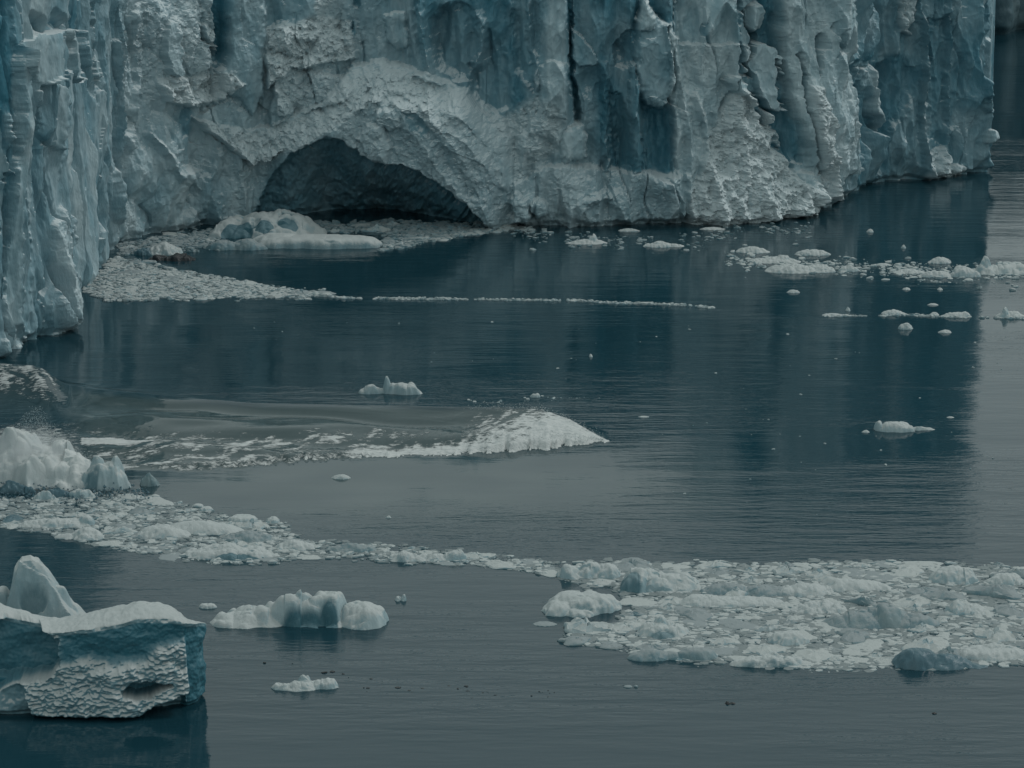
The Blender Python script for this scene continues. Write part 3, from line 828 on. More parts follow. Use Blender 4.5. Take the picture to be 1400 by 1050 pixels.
    for idx in np.split(order, bnd):
        nm = gn[int(ids[idx[0]])]
        f = F[idx]
        u, inv = np.unique(f.ravel(), return_inverse=True)
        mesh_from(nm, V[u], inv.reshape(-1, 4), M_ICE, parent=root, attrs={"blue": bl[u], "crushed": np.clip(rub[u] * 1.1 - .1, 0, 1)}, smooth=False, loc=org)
build_glacier()

M_FAR = ice_material("far_shaded_ice", white=(0.151, 0.210, 0.225), pale=(0.091, 0.151, 0.173), blue=(0.031, 0.092, 0.122), snow=(0.191, 0.227, 0.234), bump=.4, bscale=.6)  # dimmer copy of the glacier ice, with the shade put into its colours
def build_far_glacier():
    R = Relief([(1150, 30), (1280, 42), (1340, 46), (1372, 47), (1400, 43), (1460, 40), (1600, 30), (1800, 20), (2200, 10)], 0.8, 45.0, 0.8, 3, 20)
    S, Z = R.SS, R.ZZ
    D = 3.0 * (facets(S / 9., Z / 40., 211, pen=1.1, slope=1.6) - .6) + 1.2 * (facets(S / 4., Z / 6., 212, slope=1.5) - .6) + .7 * (facets(S / 1.8, Z / 2., 213) - .6) + .5 * noise(S / 1.2, Z / 1.5, 214)
    D -= 1.5 * sstep(2, .3, Z)
    x, y, z = R.pos(D)
    top = 52 + 6 * noise(R.S / 12., R.S * 0, 215)
    z = z * (top / 45.0)[None]
    ex = []
    for i in range(1, 14):
        q = i / 13.
        ex.append((x[-1] + 0 * q, y[-1] + 160 * q ** 1.4, top + 8 * q + 5 * noise(x[-1] / 9, (y[-1] + 160 * q) / 9., 216)))
    X3 = np.vstack([x] + [e[0][None] for e in ex]); Y3 = np.vstack([y] + [e[1][None] for e in ex]); Z3 = np.vstack([z] + [e[2][None] for e in ex])
    V = np.stack([X3, Y3, Z3], -1).reshape(-1, 3)
    blue = np.full(len(V), .55) + .3 * noise(V[:, 0] / 12, V[:, 2] / 20, 217)
    org = np.array([V[:, 0].mean(), V[:, 1].mean(), 0.])
    root = empty("distant_glacier", org)
    put(root, "dim distant ice cliff just showing beyond the end of the glacier wall", "glacier")
    F = grid_faces(X3.shape[0], X3.shape[1])
    row = np.repeat(np.arange(X3.shape[0] - 1), X3.shape[1] - 1)
    Nn = vnormals(V, F)
    for nm, m in (("ice_face", row < len(R.Z)), ("ice_plateau", row >= len(R.Z))):
        f = F[m]; u, inv = np.unique(f.ravel(), return_inverse=True)
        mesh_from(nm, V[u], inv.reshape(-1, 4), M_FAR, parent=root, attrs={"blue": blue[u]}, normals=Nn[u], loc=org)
build_far_glacier()

# ------------------------------------------------------------------ icebergs as height fields over the water
def berg(name, px, py, w_px, depth_m, lumps, seed, label, mat=None, group=None, cat="iceberg", rough=.12, blue=0.1, blue_spots=(), res=0.12, blocks=(), z_off=0.0, fsz=None):
    """px,py: middle of the front waterline; lumps: (u, v, ru, rv, height_m, power) with u,v in units of half width / half depth"""
    s = pxscale(py)
    W = w_px / s
    cx, y0 = unproj(px, py)
    cy = y0 + depth_m * .5
    nx = max(14, int(W * 1.15 / res)); ny = max(12, int(depth_m * 1.3 / res))
    nx, ny = min(nx, 190), min(ny, 120)
    u = np.linspace(-1.15, 1.15, nx); v = np.linspace(-1.3, 1.3, ny)
    U, Vv = np.meshgrid(u, v)
    mx, my = U * W / 2, Vv * depth_m / 2
    q = max(W, depth_m)
    Uw = U + .10 * noise(mx / q * 5, my / q * 5, seed) + .05 * noise(mx / q * 14, my / q * 14, seed + 1)
    Vw = Vv + .14 * noise(mx / q * 5, my / q * 5, seed + 2) + .06 * noise(mx / q * 14, my / q * 14, seed + 3)
    z = np.full(U.shape, -1.2)
    hmax = max(l[4] for l in lumps)
    for (a, b, ra, rb, hh, pw) in lumps:
        r = np.sqrt(((Uw - a) / ra) ** 2 + ((Vw - b) / rb) ** 2)
        zz = hh * (1 - np.clip(r, 0, 1) ** pw) + np.where(r > 1, -(r - 1) * 6 * max(.5, hh), 0)
        z = np.maximum(z, zz)
    for pl in blocks:                      # convex chunks bounded by planes (h, du, dv at u0, v0)
        zb = np.full(U.shape, 99.0)
        for (h0, u0, v0, gu, gv) in pl:
            zb = np.minimum(zb, h0 + gu * (Uw * .5 + U * .5 - u0) + gv * (Vw * .5 + Vv * .5 - v0))
        z = np.maximum(z, zb); hmax = max(hmax, float(zb.max()))
    k = np.clip(z / max(.2, hmax * .25), 0, 1)
    fs = fsz or max(.45, hmax * .75)
    z = z + k * min(hmax * rough * 1.6, .36 * fs) * (facets(mx / fs, my / fs, seed + 5, slope=1.6, pen=.9) - .65)
    z = z + k * min(hmax * rough * .85, .13 * fs) * (facets(mx / fs * 2.7, my / fs * 2.7, seed + 6, slope=1.6, pen=.9) - .65)
    z = z + k * min(hmax * rough * .12, .03) * noise(mx / fs * 6, my / fs * 6, seed + 7)
    bl = np.full(U.shape, blue) + .15 * noise(mx / fs, my / fs, seed + 8)
    for (a, b, ra, rb, am) in blue_spots:
        spot = sstep(1.15, .7, np.sqrt(((U - a) / ra) ** 2 + ((Vv - b) / rb) ** 2))
        z = z - k * hmax * .13 * am * spot
        bl = np.maximum(bl, am * sstep(1.1, .8, np.sqrt(((U - a) / ra) ** 2 + ((Vv - b) / rb) ** 2)))
    z = np.maximum(z + z_off, -1.0)
    V3 = np.stack([mx + cx, my + cy, z], -1).reshape(-1, 3)
    F = grid_faces(ny, nx)
    keep = V3[F, 2].max(1) > -.6
    F = F[keep]
    uu, inv = np.unique(F.ravel(), return_inverse=True)
    o = mesh_from(name, V3[uu], inv.reshape(-1, 4), mat or M_BERG, attrs={"blue": bl.ravel()[uu]}, smooth=False, loc=(float(cx), float(cy), 0))
    put(o, label, cat, group)
    return o

def build_blue_iceberg():
    """big scalloped berg: a wall relief with a snow top"""
    R = Relief([(-150, 968), (-60, 971), (60, 971), (160, 973), (225, 970), (256, 966), (272, 961), (281, 954), (282, 948), (278, 943), (262, 940), (200, 938), (60, 938), (-150, 936)], 0.055, 7.2, 0.055, 0.35, .9)
    S, Z = R.SS, R.ZZ
    X, Y = R.pix()
    # rim height along the perimeter, from the photograph's top edge of the face
    b0 = R.S
    px0, py0 = project(R.x, R.y, 0 * R.x)
    front = R.ny < 0.25
    rim_py = np.interp(px0, [-120, 0, 40, 80, 120, 150, 190, 240, 262, 285], [845, 850, 860, 866, 860, 856, 848, 846, 852, 852])
    hh = np.zeros(len(b0))
    for i in range(len(b0)):
        zz = np.linspace(0, 9, 120); _, yy = project(R.x[i], R.y[i], zz)
        hh[i] = np.interp(-rim_py[i], -yy, zz)
    fi = np.nonzero(front)[0][-1]
    hh[fi:] = hh[fi] * .92
    kk = np.hanning(41); kk /= kk.sum()
    hh = np.convolve(np.pad(hh, 20, mode='edge'), kk, 'valid')
    hh = hh + .10 * noise(b0 / 1.6, b0 * 0, 5)
    Zs = Z / 7.2 * (hh[None]) * (Z > 0) + np.minimum(Z, 0)
    x, y, _ = R.pos(0 * S)
    X, Y = project(x, y, Zs)
    Xw = X + 3 * noise(X / 14, Y / 14, 301) + 1.2 * noise(X / 4, Y / 4, 302); Yw = Y + 3 * noise(X / 14, Y / 14, 303) + 1.2 * noise(X / 4, Y / 4, 304)
    fr = (R.ny < -.2)[None] & np.ones(S.shape, bool)
    bowl = poly_in(Xw, Yw, [(-160, 850), (20, 852), (50, 862), (78, 876), (82, 905), (70, 918), (40, 926), (20, 925), (0, 940), (-160, 950)], 3) * fr
    low = poly_in(Xw, Yw, [(-160, 935), (5, 928), (25, 922), (36, 935), (50, 968), (50, 990), (-160, 990)], 2.5) * fr
    hole = poly_in(Xw, Yw, [(168, 938), (185, 926), (210, 927), (232, 930), (205, 945), (180, 946)], 2) * fr
    under = poly_in(Xw, Yw, [(188, 972), (210, 958), (235, 948), (252, 938), (256, 990), (188, 990)], 2) * fr
    side = sstep(249, 255, X)
    top_blue = poly_in(Xw, Yw, [(80, 866), (125, 862), (190, 840), (252, 845), (250, 876), (215, 884), (200, 900), (150, 906), (120, 896), (84, 904)], 8) * fr
    sc_amt = np.clip(fr * (1 - bowl) * (1 - low) * (1 - side) * (1 - under) * (1 - hole) * (1 - .75 * top_blue), 0, 1) * sstep(0.0, .3, Zs)
    D = 0.35 * noise(S / 3., Zs / 2., 310) + 0.12 * noise(S / .9, Zs / .8, 311)
    # scallops: rows of shallow melted cups, ledges on top of each
    sx = S / .38 + .8 * noise(S / 1.1, Zs / 1.1, 312) + .2 * Zs; sz = Zs / .20 + .8 * noise(S / 1.0, Zs / .8, 313) - .22 * S
    cup = facets(sx, sz, 314, pen=1.5, slope=.5)
    fz = sz - np.floor(sz)
    st2 = facets(sx * 1.8, sz * 1.6, 315, pen=1.3, slope=.8)
    D -= sc_amt * (0.15 * (cup - .5) + .07 * (st2 - .5))
    D -= sc_amt * .22 * fbm(S / 1.4, Zs / .9, 318, 3)
    D += sc_amt * .10 * noise(S / .45, Zs / .3, 317)
    D += sc_amt * (7.2 - Zs) * .34
    D += (1 - sc_amt) * .05 * noise(S / .3, Zs / .3, 316)
    D += -1.7 * bowl + 1.0 * low - .5 * hole - .5 * under
    D -= .35 * sstep(.5, .1, Zs)
    x = R.x[None] + R.nx[None] * D; y = R.y[None] + R.ny[None] * D
    # snow top: rows going in towards a ridge, rounding over the rim
    cxs = np.interp(px0, [-150, 60, 200, 262], [-150, 60, 200, 250])
    sx_, sy_ = unproj(np.minimum(cxs, 252), np.full(len(b0), 953.0))
    rows = [(x, y, Zs)]
    ex = []
    lift = np.interp(px0, [-120, 0, 60, 110, 160, 210, 250, 285], [1.0, .8, .3, .2, .45, .6, .35, .1])
    nrow = 34
    for i in range(1, nrow + 1):
        q = i / nrow
        xx = x[-1] * (1 - q) + sx_ * q; yy = y[-1] * (1 - q) + sy_ * q
        zz = Zs[-1] + lift * np.sin(q * math.pi / 2) ** .8 + .16 * fbm(xx / 1.2, yy / 1.2, 320, 3) * min(1, q * 5) + .05 * facets(xx / .35, yy / .35, 321) * min(1, q * 5)
        ex.append((xx, yy, zz))
    X3 = np.vstack([x] + [e[0][None] for e in ex]); Y3 = np.vstack([y] + [e[1][None] for e in ex]); Z3 = np.vstack([Zs] + [e[2][None] for e in ex])
    nf = x.shape[0]
    V = np.stack([X3, Y3, Z3], -1).reshape(-1, 3)
    blue = np.clip(.9 * bowl + .5 * low + .95 * hole + .6 * under + .95 * side + .85 * top_blue + .5 * sc_amt + .35 * (1 - fr), 0, 1.0)
    blue = np.vstack([blue, np.zeros((nrow, len(b0)))])
    blue[nf - 6:nf] *= .4
    F = grid_faces(X3.shape[0], X3.shape[1])
    row = np.repeat(np.arange(X3.shape[0] - 1), X3.shape[1] - 1)
    sd_ = (side[:-1, :-1] > .5) & True
    sdf = np.concatenate([sd_.ravel(), np.zeros(nrow * (len(b0) - 1), bool)])
    lowf = np.concatenate([(low[:-1, :-1] > .5).ravel(), np.zeros(nrow * (len(b0) - 1), bool)])
    org = np.array([float(R.x.mean()), float(R.y.mean()), 0.])
    root = empty("iceberg", org)
    put(root, "big blue iceberg with a scalloped face and flat snow top", "iceberg")
    Nn = vnormals(V, F)
    for nm, m in (("snow_top", row >= nf - 1), ("side_face", (row < nf - 1) & sdf), ("ice_foot", (row < nf - 1) & lowf & ~sdf), ("scalloped_face", (row < nf - 1) & ~sdf & ~lowf)):
        f = F[m]; u, inv = np.unique(f.ravel(), return_inverse=True)
        mesh_from(nm, V[u], inv.reshape(-1, 4), M_BIG, parent=root, attrs={"blue": blue.ravel()[u]}, normals=Nn[u], loc=org)
M_BIG = ice_material("old_berg_ice", white=(0.272, 0.378, 0.407), pale=(0.196, 0.311, 0.354), blue=(0.036, 0.148, 0.195), snow=(0.397, 0.433, 0.433), snow_lo=0.30, snow_hi=0.62, bump=0.25, bscale=3.0, rough=.4)
build_blue_iceberg()

# bergs behind it, by the picture's edge
berg("iceberg", 55, 915, 130, 3.6, [(.3, 0, .6, .8, 7.0, 3), (-.8, 0, .5, .8, 7.0, 3)], 401,
     "pale peaked ice pinnacle standing behind the big scalloped iceberg", blue=.12, blue_spots=[(-.1, -.7, .3, .2, .6)], rough=.012, blocks=[[(9.5, -.25, 0, .8, .9), (8.9, -.50, 0, 22, 0), (9.35, -.36, 0, 5, 1), (9.4, -.06, 0, -2.5, .5), (9.1, .02, 0, -7.0, 0), (9.0, -.2, -.15, 1, 7.5), (9.4, -.1, -.05, -3, 3), (9.4, -.2, .3, 0, -9)], [(8.2, .1, 0, -2.5, 0), (8.0, -.1, -.4, 0, 6), (8.0, .15, 0, -6, 0), (8.0, -.5, 0, 14, 0), (8.0, 0, .4, 0, -8)]], res=.09)
berg("iceberg", -22, 912, 90, 3.5, [(-.1, .1, .8, .8, 8.4, 2.0), (.4, 0, .5, .7, 6.4, 3)], 402,
     "sloping white ice shoulder at the picture's edge beside the pale pinnacle", blue=.05, rough=.02, res=.09)

berg("iceberg", 410, 862, 232, 5.0, [(-.55, 0, .45, .8, 1.1, 1.8), (-.1, .1, .38, .8, 2.3, 2.6), (.0, .1, .2, .5, 2.8, 3), (.30, .1, .24, .7, 2.8, 5), (-.75, 0, .3, .7, 1.0, 3), (.42, .3, .2, .5, 2.6, 3), (.1, -.1, .5, .7, 2.0, 2), (.72, -.1, .26, .8, 1.75, 2.2), (-.85, -.1, .2, .5, .8, 2)], 410,
     "white humped iceberg with a blue underside, floating in open water beyond the scalloped berg", blue=.02, blue_spots=[(.08, -.8, .42, .42, .95), (.32, -.7, .14, .45, .9)], rough=.11, res=.09)
berg("iceberg", 532, 541, 96, 3.0, [(-.1, .1, .18, .6, 2.1, 2), (.45, 0, .45, .8, 1.25, 2.5), (-.55, 0, .4, .6, .9, 2), (.15, .1, .35, .7, 1.3, 2), (.6, .1, .25, .6, 1.5, 2.5)], 411,
     "small knobbly white iceberg floating just behind the swell of the breaking wave", blue=.0, rough=.12, res=.1)
berg("ice_floe", 416, 947, 90, 2.4, [(-.2, 0, .6, .8, .55, 2), (0.0, .2, .22, .5, .95, 2), (.7, .2, .35, .6, .75, 2.5), (.4, .2, .5, .5, .55, 2), (-.6, 0, .4, .5, .4, 2)], 412,
     "thin broken white floe lying alone below the humped iceberg", cat="ice floe", rough=.12, res=.07)
berg("ice_floe", 795, 843, 112, 4.6, [(0.05, .15, .95, .95, 1.5, 3.2), (-.5, -.3, .5, .7, 1.0, 3), (-.1, -.75, .35, .35, .5, 3)], 413,
     "smooth domed white floe standing at the tip of the large ice field", cat="ice floe", rough=.05, blue_spots=[(.1, -.55, .5, .3, .45)], res=.08)
berg("ice_floe", 903, 815, 118, 5.0, [(-.55, 0, .38, .8, 1.9, 2.5), (-.2, .2, .5, .8, 1.7, 2), (.3, .1, .75, .8, 1.2, 2)], 414,
     "lumpy white floe with a blue hollow at its end, in the large ice field", cat="ice floe", rough=.10, blue_spots=[(-.75, -.5, .35, .5, .8)], res=.08)
berg("ice_floe", 808, 795, 92, 3.4, [(-.6, 0, .4, .8, 1.0, 2.5), (0, .1, .45, .8, 1.3, 2.2), (.5, .1, .5, .8, 1.2, 2)], 415,
     "rounded ridge of white ice along the back edge of the large ice field", cat="ice floe", rough=.10, res=.08)
berg("ice_floe", 1282, 919, 126, 4.0, [(-.35, 0, .6, .85, 1.45, 2.2), (.15, 0, .75, .8, 1.0, 1.6), (.8, -.2, .35, .4, .2, 2)], 416,
     "dark blue rounded growler on the near edge of the large ice field", mat=M_FLOEB, cat="ice floe", rough=.04, res=.08)
berg("ice_floe", 1000, 832, 165, 3.0, [(0, 0, .95, .9, .55, 4), (-.5, .1, .4, .7, .8, 2)], 417, "long low white floe lying in front of the lumpy hollow floe", cat="ice floe", rough=.08, res=.1)
berg("ice_floe", 1020, 818, 140, 3.4, [(-.3, .1, .6, .8, .8, 2), (.4, .0, .6, .8, .7, 2)], 418, "smooth grey-blue floe behind the long low white floe", mat=M_FLOE2, cat="ice floe", rough=.06, res=.1)
berg("ice_floe", 908, 876, 84, 4.0, [(0, 0, .9, .9, 1.0, 2), (0, .2, .4, .6, 1.5, 2)], 419, "heaped white floe with a dark blue foot near the field's open-water corner", cat="ice floe", rough=.12, blue_spots=[(0, -.8, .5, .3, .8)], res=.08)
berg("ice_floe", 922, 906, 128, 2.6, [(-.5, 0, .5, .8, .8, 2), (.5, 0, .5, .8, .9, 2.4), (0, 0, .6, .6, .5, 2)], 420, "smooth pale low floe with two humps on the field's near edge", mat=M_FLOE2, cat="ice floe", rough=.04, res=.09)
berg("ice_floe", 1168, 811, 120, 3.0, [(0, 0, .95, .85, .85, 2), (-.4, .1, .5, .6, 1.0, 2)], 421, "long white slab beside the dark gap in the large ice field", cat="ice floe", rough=.06, res=.1)
berg("ice_floe", 1102, 818, 92, 3.4, [(0, 0, .95, .85, .95, 2)], 422, "low whale-backed white floe in the middle of the large ice field", cat="ice floe", rough=.08, res=.1)
berg("ice_floe", 1122, 842, 92, 3.4, [(0, 0, .9, .85, .7, 2), (.2, .2, .4, .5, .9, 2)], 423, "bright crumbled floe in front of the whale-backed floe", cat="ice floe", rough=.14, res=.09)
berg("ice_floe", 1306, 802, 80, 4.0, [(0, 0, .85, .85, 1.4, 2.4), (.4, 0, .5, .8, 1.1, 2)], 424, "blocky white floe rising from the far part of the ice field", cat="ice floe", rough=.08, res=.09)
berg("ice_floe", 1378, 803, 66, 3.0, [(0, 0, .9, .85, .9, 2)], 425, "rounded white floe at the picture's edge beside the blocky floe", cat="ice floe", rough=.08, res=.09)
berg("ice_floe", 1205, 864, 165, 4.4, [(.15, .1, .4, .8, 1.9, 2), (-.35, 0, .6, .8, 1.1, 2), (.55, 0, .5, .7, 1.0, 1.6), (-.05, .1, .25, .6, 1.5, 2)], 426, "large bluish mound of worn ice in the middle of the near ice field", mat=M_FLOE2, cat="ice floe", rough=.07, res=.1)
berg("ice_floe", 1080, 885, 66, 2.8, [(0, 0, .9, .85, 1.0, 2.6)], 427, "square-sided white floe with a shaded front behind the field's near edge", cat="ice floe", rough=.06, res=.08)
berg("ice_floe", 1362, 906, 110, 3.6, [(0, 0, .95, .85, .75, 4), (0, .2, .5, .6, 1.1, 2)], 428, "flat white slab beside the dark blue growler", cat="ice floe", rough=.06, res=.09)
berg("ice_floe", 1325, 845, 70, 3.4, [(-.4, 0, .45, .7, 1.2, 2), (.2, 0, .7, .8, .8, 2)], 429, "pale hump-ended floe between the bluish mound and the picture's edge", cat="ice floe", rough=.08, res=.1)
berg("ice_floe", 1052, 914, 120, 2.2, [(0, 0, .95, .85, .65, 3), (.2, .2, .3, .5, .9, 2)], 430, "white ledge floe with a blue-green lip on the near edge", cat="ice floe", rough=.1, blue_spots=[(0, -.9, .8, .35, .6)], res=.08)
berg("ice_floe", 745, 857, 34, 1.6, [(0, 0, .95, .9, .14, 2)], 431, "small half-sunk pale floe beside the domed floe", mat=M_FLOE2, cat="ice floe", rough=.04, res=.08)
# near band, beside the splash
berg("ice_floe", 312, 769, 148, 4.2, [(0, .1, .9, .9, .75, 4), (-.1, .2, .5, .6, 1.2, 2), (.5, .1, .4, .6, .8, 2)], 440, "snow-topped slab with a dark blue front edge in the narrow ice band", cat="ice floe", rough=.09, blue_spots=[(.1, -.85, .9, .4, .9)], res=.08)
berg("ice_floe", 262, 733, 150, 3.6, [(.1, .1, .85, .85, 1.0, 1.8), (-.6, 0, .4, .7, .7, 2)], 441, "wide smooth white mound in the ice band below the breaking foam", cat="ice floe", rough=.05, res=.09)
berg("ice_floe", 108, 741, 74, 3.2, [(.2, 0, .7, .85, 1.1, 1.6), (-.5, 0, .5, .5, .4, 2)], 442, "wedge-shaped white floe on the near edge of the ice band", cat="ice floe", rough=.06, res=.08)
berg("ice_floe", 75, 723, 112, 2.8, [(0, 0, .95, .85, .7, 2.4), (.7, .1, .25, .5, 1.0, 2)], 443, "long low floe with a raised end behind the wedge-shaped floe", cat="ice floe", rough=.1, res=.09)
berg("ice_floe", 222, 738, 84, 3.0, [(0, 0, .9, .85, .95, 2)], 444, "smooth rounded floe in front of the wide white mound", cat="ice floe", rough=.05, res=.09)
berg("ice_floe", 338, 744, 80, 3.2, [(0, 0, .9, .85, .9, 1.7)], 445, "pale grey rounded floe just behind the snow-topped slab", mat=M_FLOE2, cat="ice floe", rough=.07, res=.09)
berg("ice_floe", 402, 754, 66, 2.6, [(0, 0, .9, .85, .8, 1.8)], 446, "low white floe where the ice band starts to narrow", cat="ice floe", rough=.08, res=.09)
berg("ice_floe", 330, 715, 46, 2.4, [(0, 0, .9, .9, .45, 5)], 447, "flat white plate on the smooth-water side of the ice band", cat="ice floe", rough=.05, res=.08)
berg("ice_floe", 281, 700, 22, 1.2, [(0, 0, .9, .9, .4, 4)], 448, "small white plate with a dark shadow line by the smooth water", cat="ice floe", rough=.04, res=.06)
berg("ice_floe", 270, 694, 18, 1.0, [(0, 0, .9, .9, .25, 4)], 449, "tiny flat plate touching the plate with a dark shadow line", cat="ice floe", rough=.04, res=.06)
berg("ice_floe", 372, 717, 22, 1.6, [(0, 0, .9, .9, .6, 2)], 450, "small round lump at the corner of the ice band", cat="ice floe", rough=.1, res=.07)
berg("ice_floe", 590, 770, 120, 2.4, [(-.6, 0, .35, .8, .8, 2), (0, 0, .6, .7, .5, 2), (.5, .1, .3, .6, .9, 2)], 451, "knobbly white floe in the narrow neck between the two ice fields", cat="ice floe", rough=.12, res=.09)
berg("ice_floe", 480, 757, 84, 2.4, [(0, 0, .9, .8, .7, 1.8)], 452, "smooth low floe in the neck nearer the splash", mat=M_FLOE2, cat="ice floe", rough=.06, res=.09)
# lone small ones in open water
berg("ice_floe", 466, 656, 30, 1.3, [(0, 0, .9, .85, .42, 2)], 460, "small lone floe on the smooth water below the wave's foam edge", cat="ice floe", rough=.06, res=.06)
berg("ice_floe", 1236, 592, 84, 2.6, [(-.2, 0, .6, .85, .95, 3.5), (.6, .2, .5, .4, .45, 1.5), (-.75, .1, .2, .5, 1.1, 3)], 461, "low white floe with a tapering tail, alone in the dark open water", cat="ice floe", rough=.07, res=.07)
berg("ice_floe", 1184, 592, 13, .7, [(0, 0, .9, .9, .25, 2)], 462, "tiny bit of ice just beside the tapering floe", cat="ice floe", res=.06)
berg("ice_floe", 1239, 451, 24, 1.6, [(0, 0, .9, .9, .75, 2.6)], 463, "round white floe below the thin far line of ice", cat="ice floe", rough=.08, res=.08)
berg("ice_floe", 1293, 456, 21, 1.2, [(0, 0, .9, .9, .4, 2)], 464, "thin bright floe beside the round white floe", cat="ice floe", rough=.08, res=.08)
berg("ice_floe", 1085, 401, 20, 1.2, [(0, 0, .9, .9, .45, 2)], 465, "small lone floe below the scattered far floes", cat="ice floe", rough=.08, res=.08)
berg("ice_floe", 1276, 418, 18, .9, [(0, 0, .9, .9, .25, 2)], 466, "thin sliver of ice above the thin far line of ice", cat="ice floe", res=.08)
berg("ice_floe", 732, 544, 16, 1.0, [(0, 0, .9, .9, .45, 3)], 467, "tiny notched floe beyond the top of the breaking crest", cat="ice floe", res=.07)
berg("ice_floe", 283, 833, 28, 1.2, [(0, 0, .9, .9, .35, 4)], 468, "thin flat floe between the scalloped berg and the humped iceberg", cat="ice floe", res=.06)
berg("ice_floe", 547, 823, 20, 1.0, [(-.3, 0, .5, .8, .45, 2), (.5, 0, .4, .8, .5, 2)], 469, "tiny two-lobed floe beyond the humped iceberg", cat="ice floe", res=.06)
berg("ice_floe", 880, 571, 18, .6, [(0, 0, .9, .9, .14, 2)], 470, "tiny floe beyond the end of the breaking crest", cat="ice floe", res=.08)
berg("ice_floe", 1300, 572, 13, .6, [(0, 0, .9, .9, .15, 2)], 471, "tiny floe beyond the tapering floe", cat="ice floe", res=.08)
berg("ice_floe", 531, 709, 9, .6, [(0, 0, .9, .9, .25, 2)], 472, "speck of white ice in the middle of the smooth grey water", cat="ice floe", res=.06)
berg("ice_floe", 862, 941, 22, .8, [(-.3, 0, .6, .8, .15, 2), (.7, 0, .3, .5, .15, 2)], 473, "thin sliver of grey ice in open water below the large ice field", mat=M_FLOE2, cat="ice floe", res=.06)
berg("ice_fragment", 999, 964, 15, .7, [(-.5, 0, .45, .8, .22, 2), (.4, 0, .6, .7, .13, 2)], 474, "small dark fragment floating alone below the large ice field", mat=M_DARK, cat="ice fragment", res=.05)
berg("ice_fragment", 1278, 977, 8, .5, [(0, 0, .9, .8, .12, 2)], 475, "tiny dark fragment below the dark blue growler", mat=M_DARK, cat="ice fragment", res=.05)
# far scattered floes
FAR = [(803, 335, 62, [(0, 0, .95, .8, .55, 1.6), (.25, .1, .25, .6, 1.3, 2)], "far floe with one small peak, in front of the ice wall"),
       (908, 339, 56, [(-.2, 0, .8, .8, .8, 1.6), (.5, 0, .5, .6, .4, 2)], "far low floe beside the floe with one small peak"),
       (860, 317, 34, [(0, 0, .9, .8, .4, 2)], "thin white floe close under the ice wall"),
       (975, 315, 40, [(0, 0, .9, .8, .35, 2)], "thin floe under the foot of the white rubble cone"),
       (1112, 350, 52, [(0, 0, .95, .85, .7, 2.4)], "flat-topped far floe nearest the corner of the ice wall"),
       (1030, 347, 54, [(0, 0, .9, .85, .9, 1.6)], "rounded far floe at the start of the scattered floes"),
       (1060, 361, 80, [(0, 0, .95, .85, .6, 1.8), (.3, 0, .3, .6, 1.0, 2)], "broad far floe in front of the rounded far floe"),
       (1096, 375, 98, [(-.2, 0, .8, .85, 1.1, 1.8), (.5, 0, .5, .7, .9, 2), (-.7, 0, .3, .6, .5, 2)], "largest white floe of the far scattered chain"),
       (1162, 372, 34, [(0, 0, .9, .85, .9, 1.6)], "wedge floe beside the largest far floe"),
       (1282, 361, 46, [(.2, 0, .7, .85, .9, 1.6)], "thin humped floe behind the far chain"),
       (1208, 364, 28, [(0, 0, .9, .85, .35, 2)], "low sliver of ice midway along the far chain"),
       (1245, 375, 50, [(0, 0, .95, .85, .55, 1.8)], "low floe midway along the far chain"),
       (1282, 380, 54, [(0, 0, .95, .85, .8, 1.8)], "ragged floe in the near row of the far chain"),
       (1322, 380, 46, [(0, 0, .95, .85, 1.1, 3)], "blocky floe in front of the knobbed berg"),
       (1368, 377, 110, [(-.28, .1, .2, .7, 2.5, 2.6), (-.3, 0, .4, .8, 1.4, 2), (.3, 0, .8, .8, 1.2, 3), (-.8, 0, .3, .6, .8, 2)], "white berg with a rounded knob at the picture's edge"),
       (1140, 433, 34, [(0, 0, .95, .8, .3, 2)], "first thin floe of the far line of ice"),
       (1222, 431, 36, [(0, 0, .95, .8, .6, 1.8)], "raised white floe midway along the far line of ice"),
       (1278, 432, 16, [(0, 0, .95, .8, .45, 1.8)], "tiny floe between the two larger floes of the far line"),
       (1308, 435, 42, [(0, 0, .95, .8, .6, 1.8), (.6, 0, .4, .6, .7, 2)], "lumpy floe near the end of the far line of ice"),
       (1383, 436, 46, [(0, 0, .95, .8, .8, 1.8), (-.3, 0, .25, .6, 1.3, 2)], "knobbly floe at the edge end of the far line of ice"),
       (1190, 318, 12, [(0, 0, .9, .85, .5, 1.6)], "tiny floe in the dark reflection of the shaded wing"),
       (1236, 340, 8, [(0, 0, .9, .85, .5, 1.6)], "speck of ice behind the far scattered chain"),
       (1240, 397, 13, [(0, 0, .9, .85, .35, 1.6)], "short thin floe below the far chain"),
       (1286, 397, 9, [(0, 0, .9, .85, .3, 1.6)], "shorter thin floe below the ragged floe"),
       (1160, 426, 8, [(0, 0, .9, .85, .5, 1.6)], "tiny speck of ice above the far line's first floe"),
       (808, 489, 6, [(0, 0, .9, .85, .4, 1.6)], "tiny white speck of ice in the middle water")]
for i, (px, py, wp, lumps, lab) in enumerate(FAR):
    berg("ice_floe", px, py, wp, max(1.2, min(5.5, wp / 18.)), lumps, 500 + i * 9, lab, cat="ice floe", rough=.1, res=.12, group="far floes scattered off the ice wall")

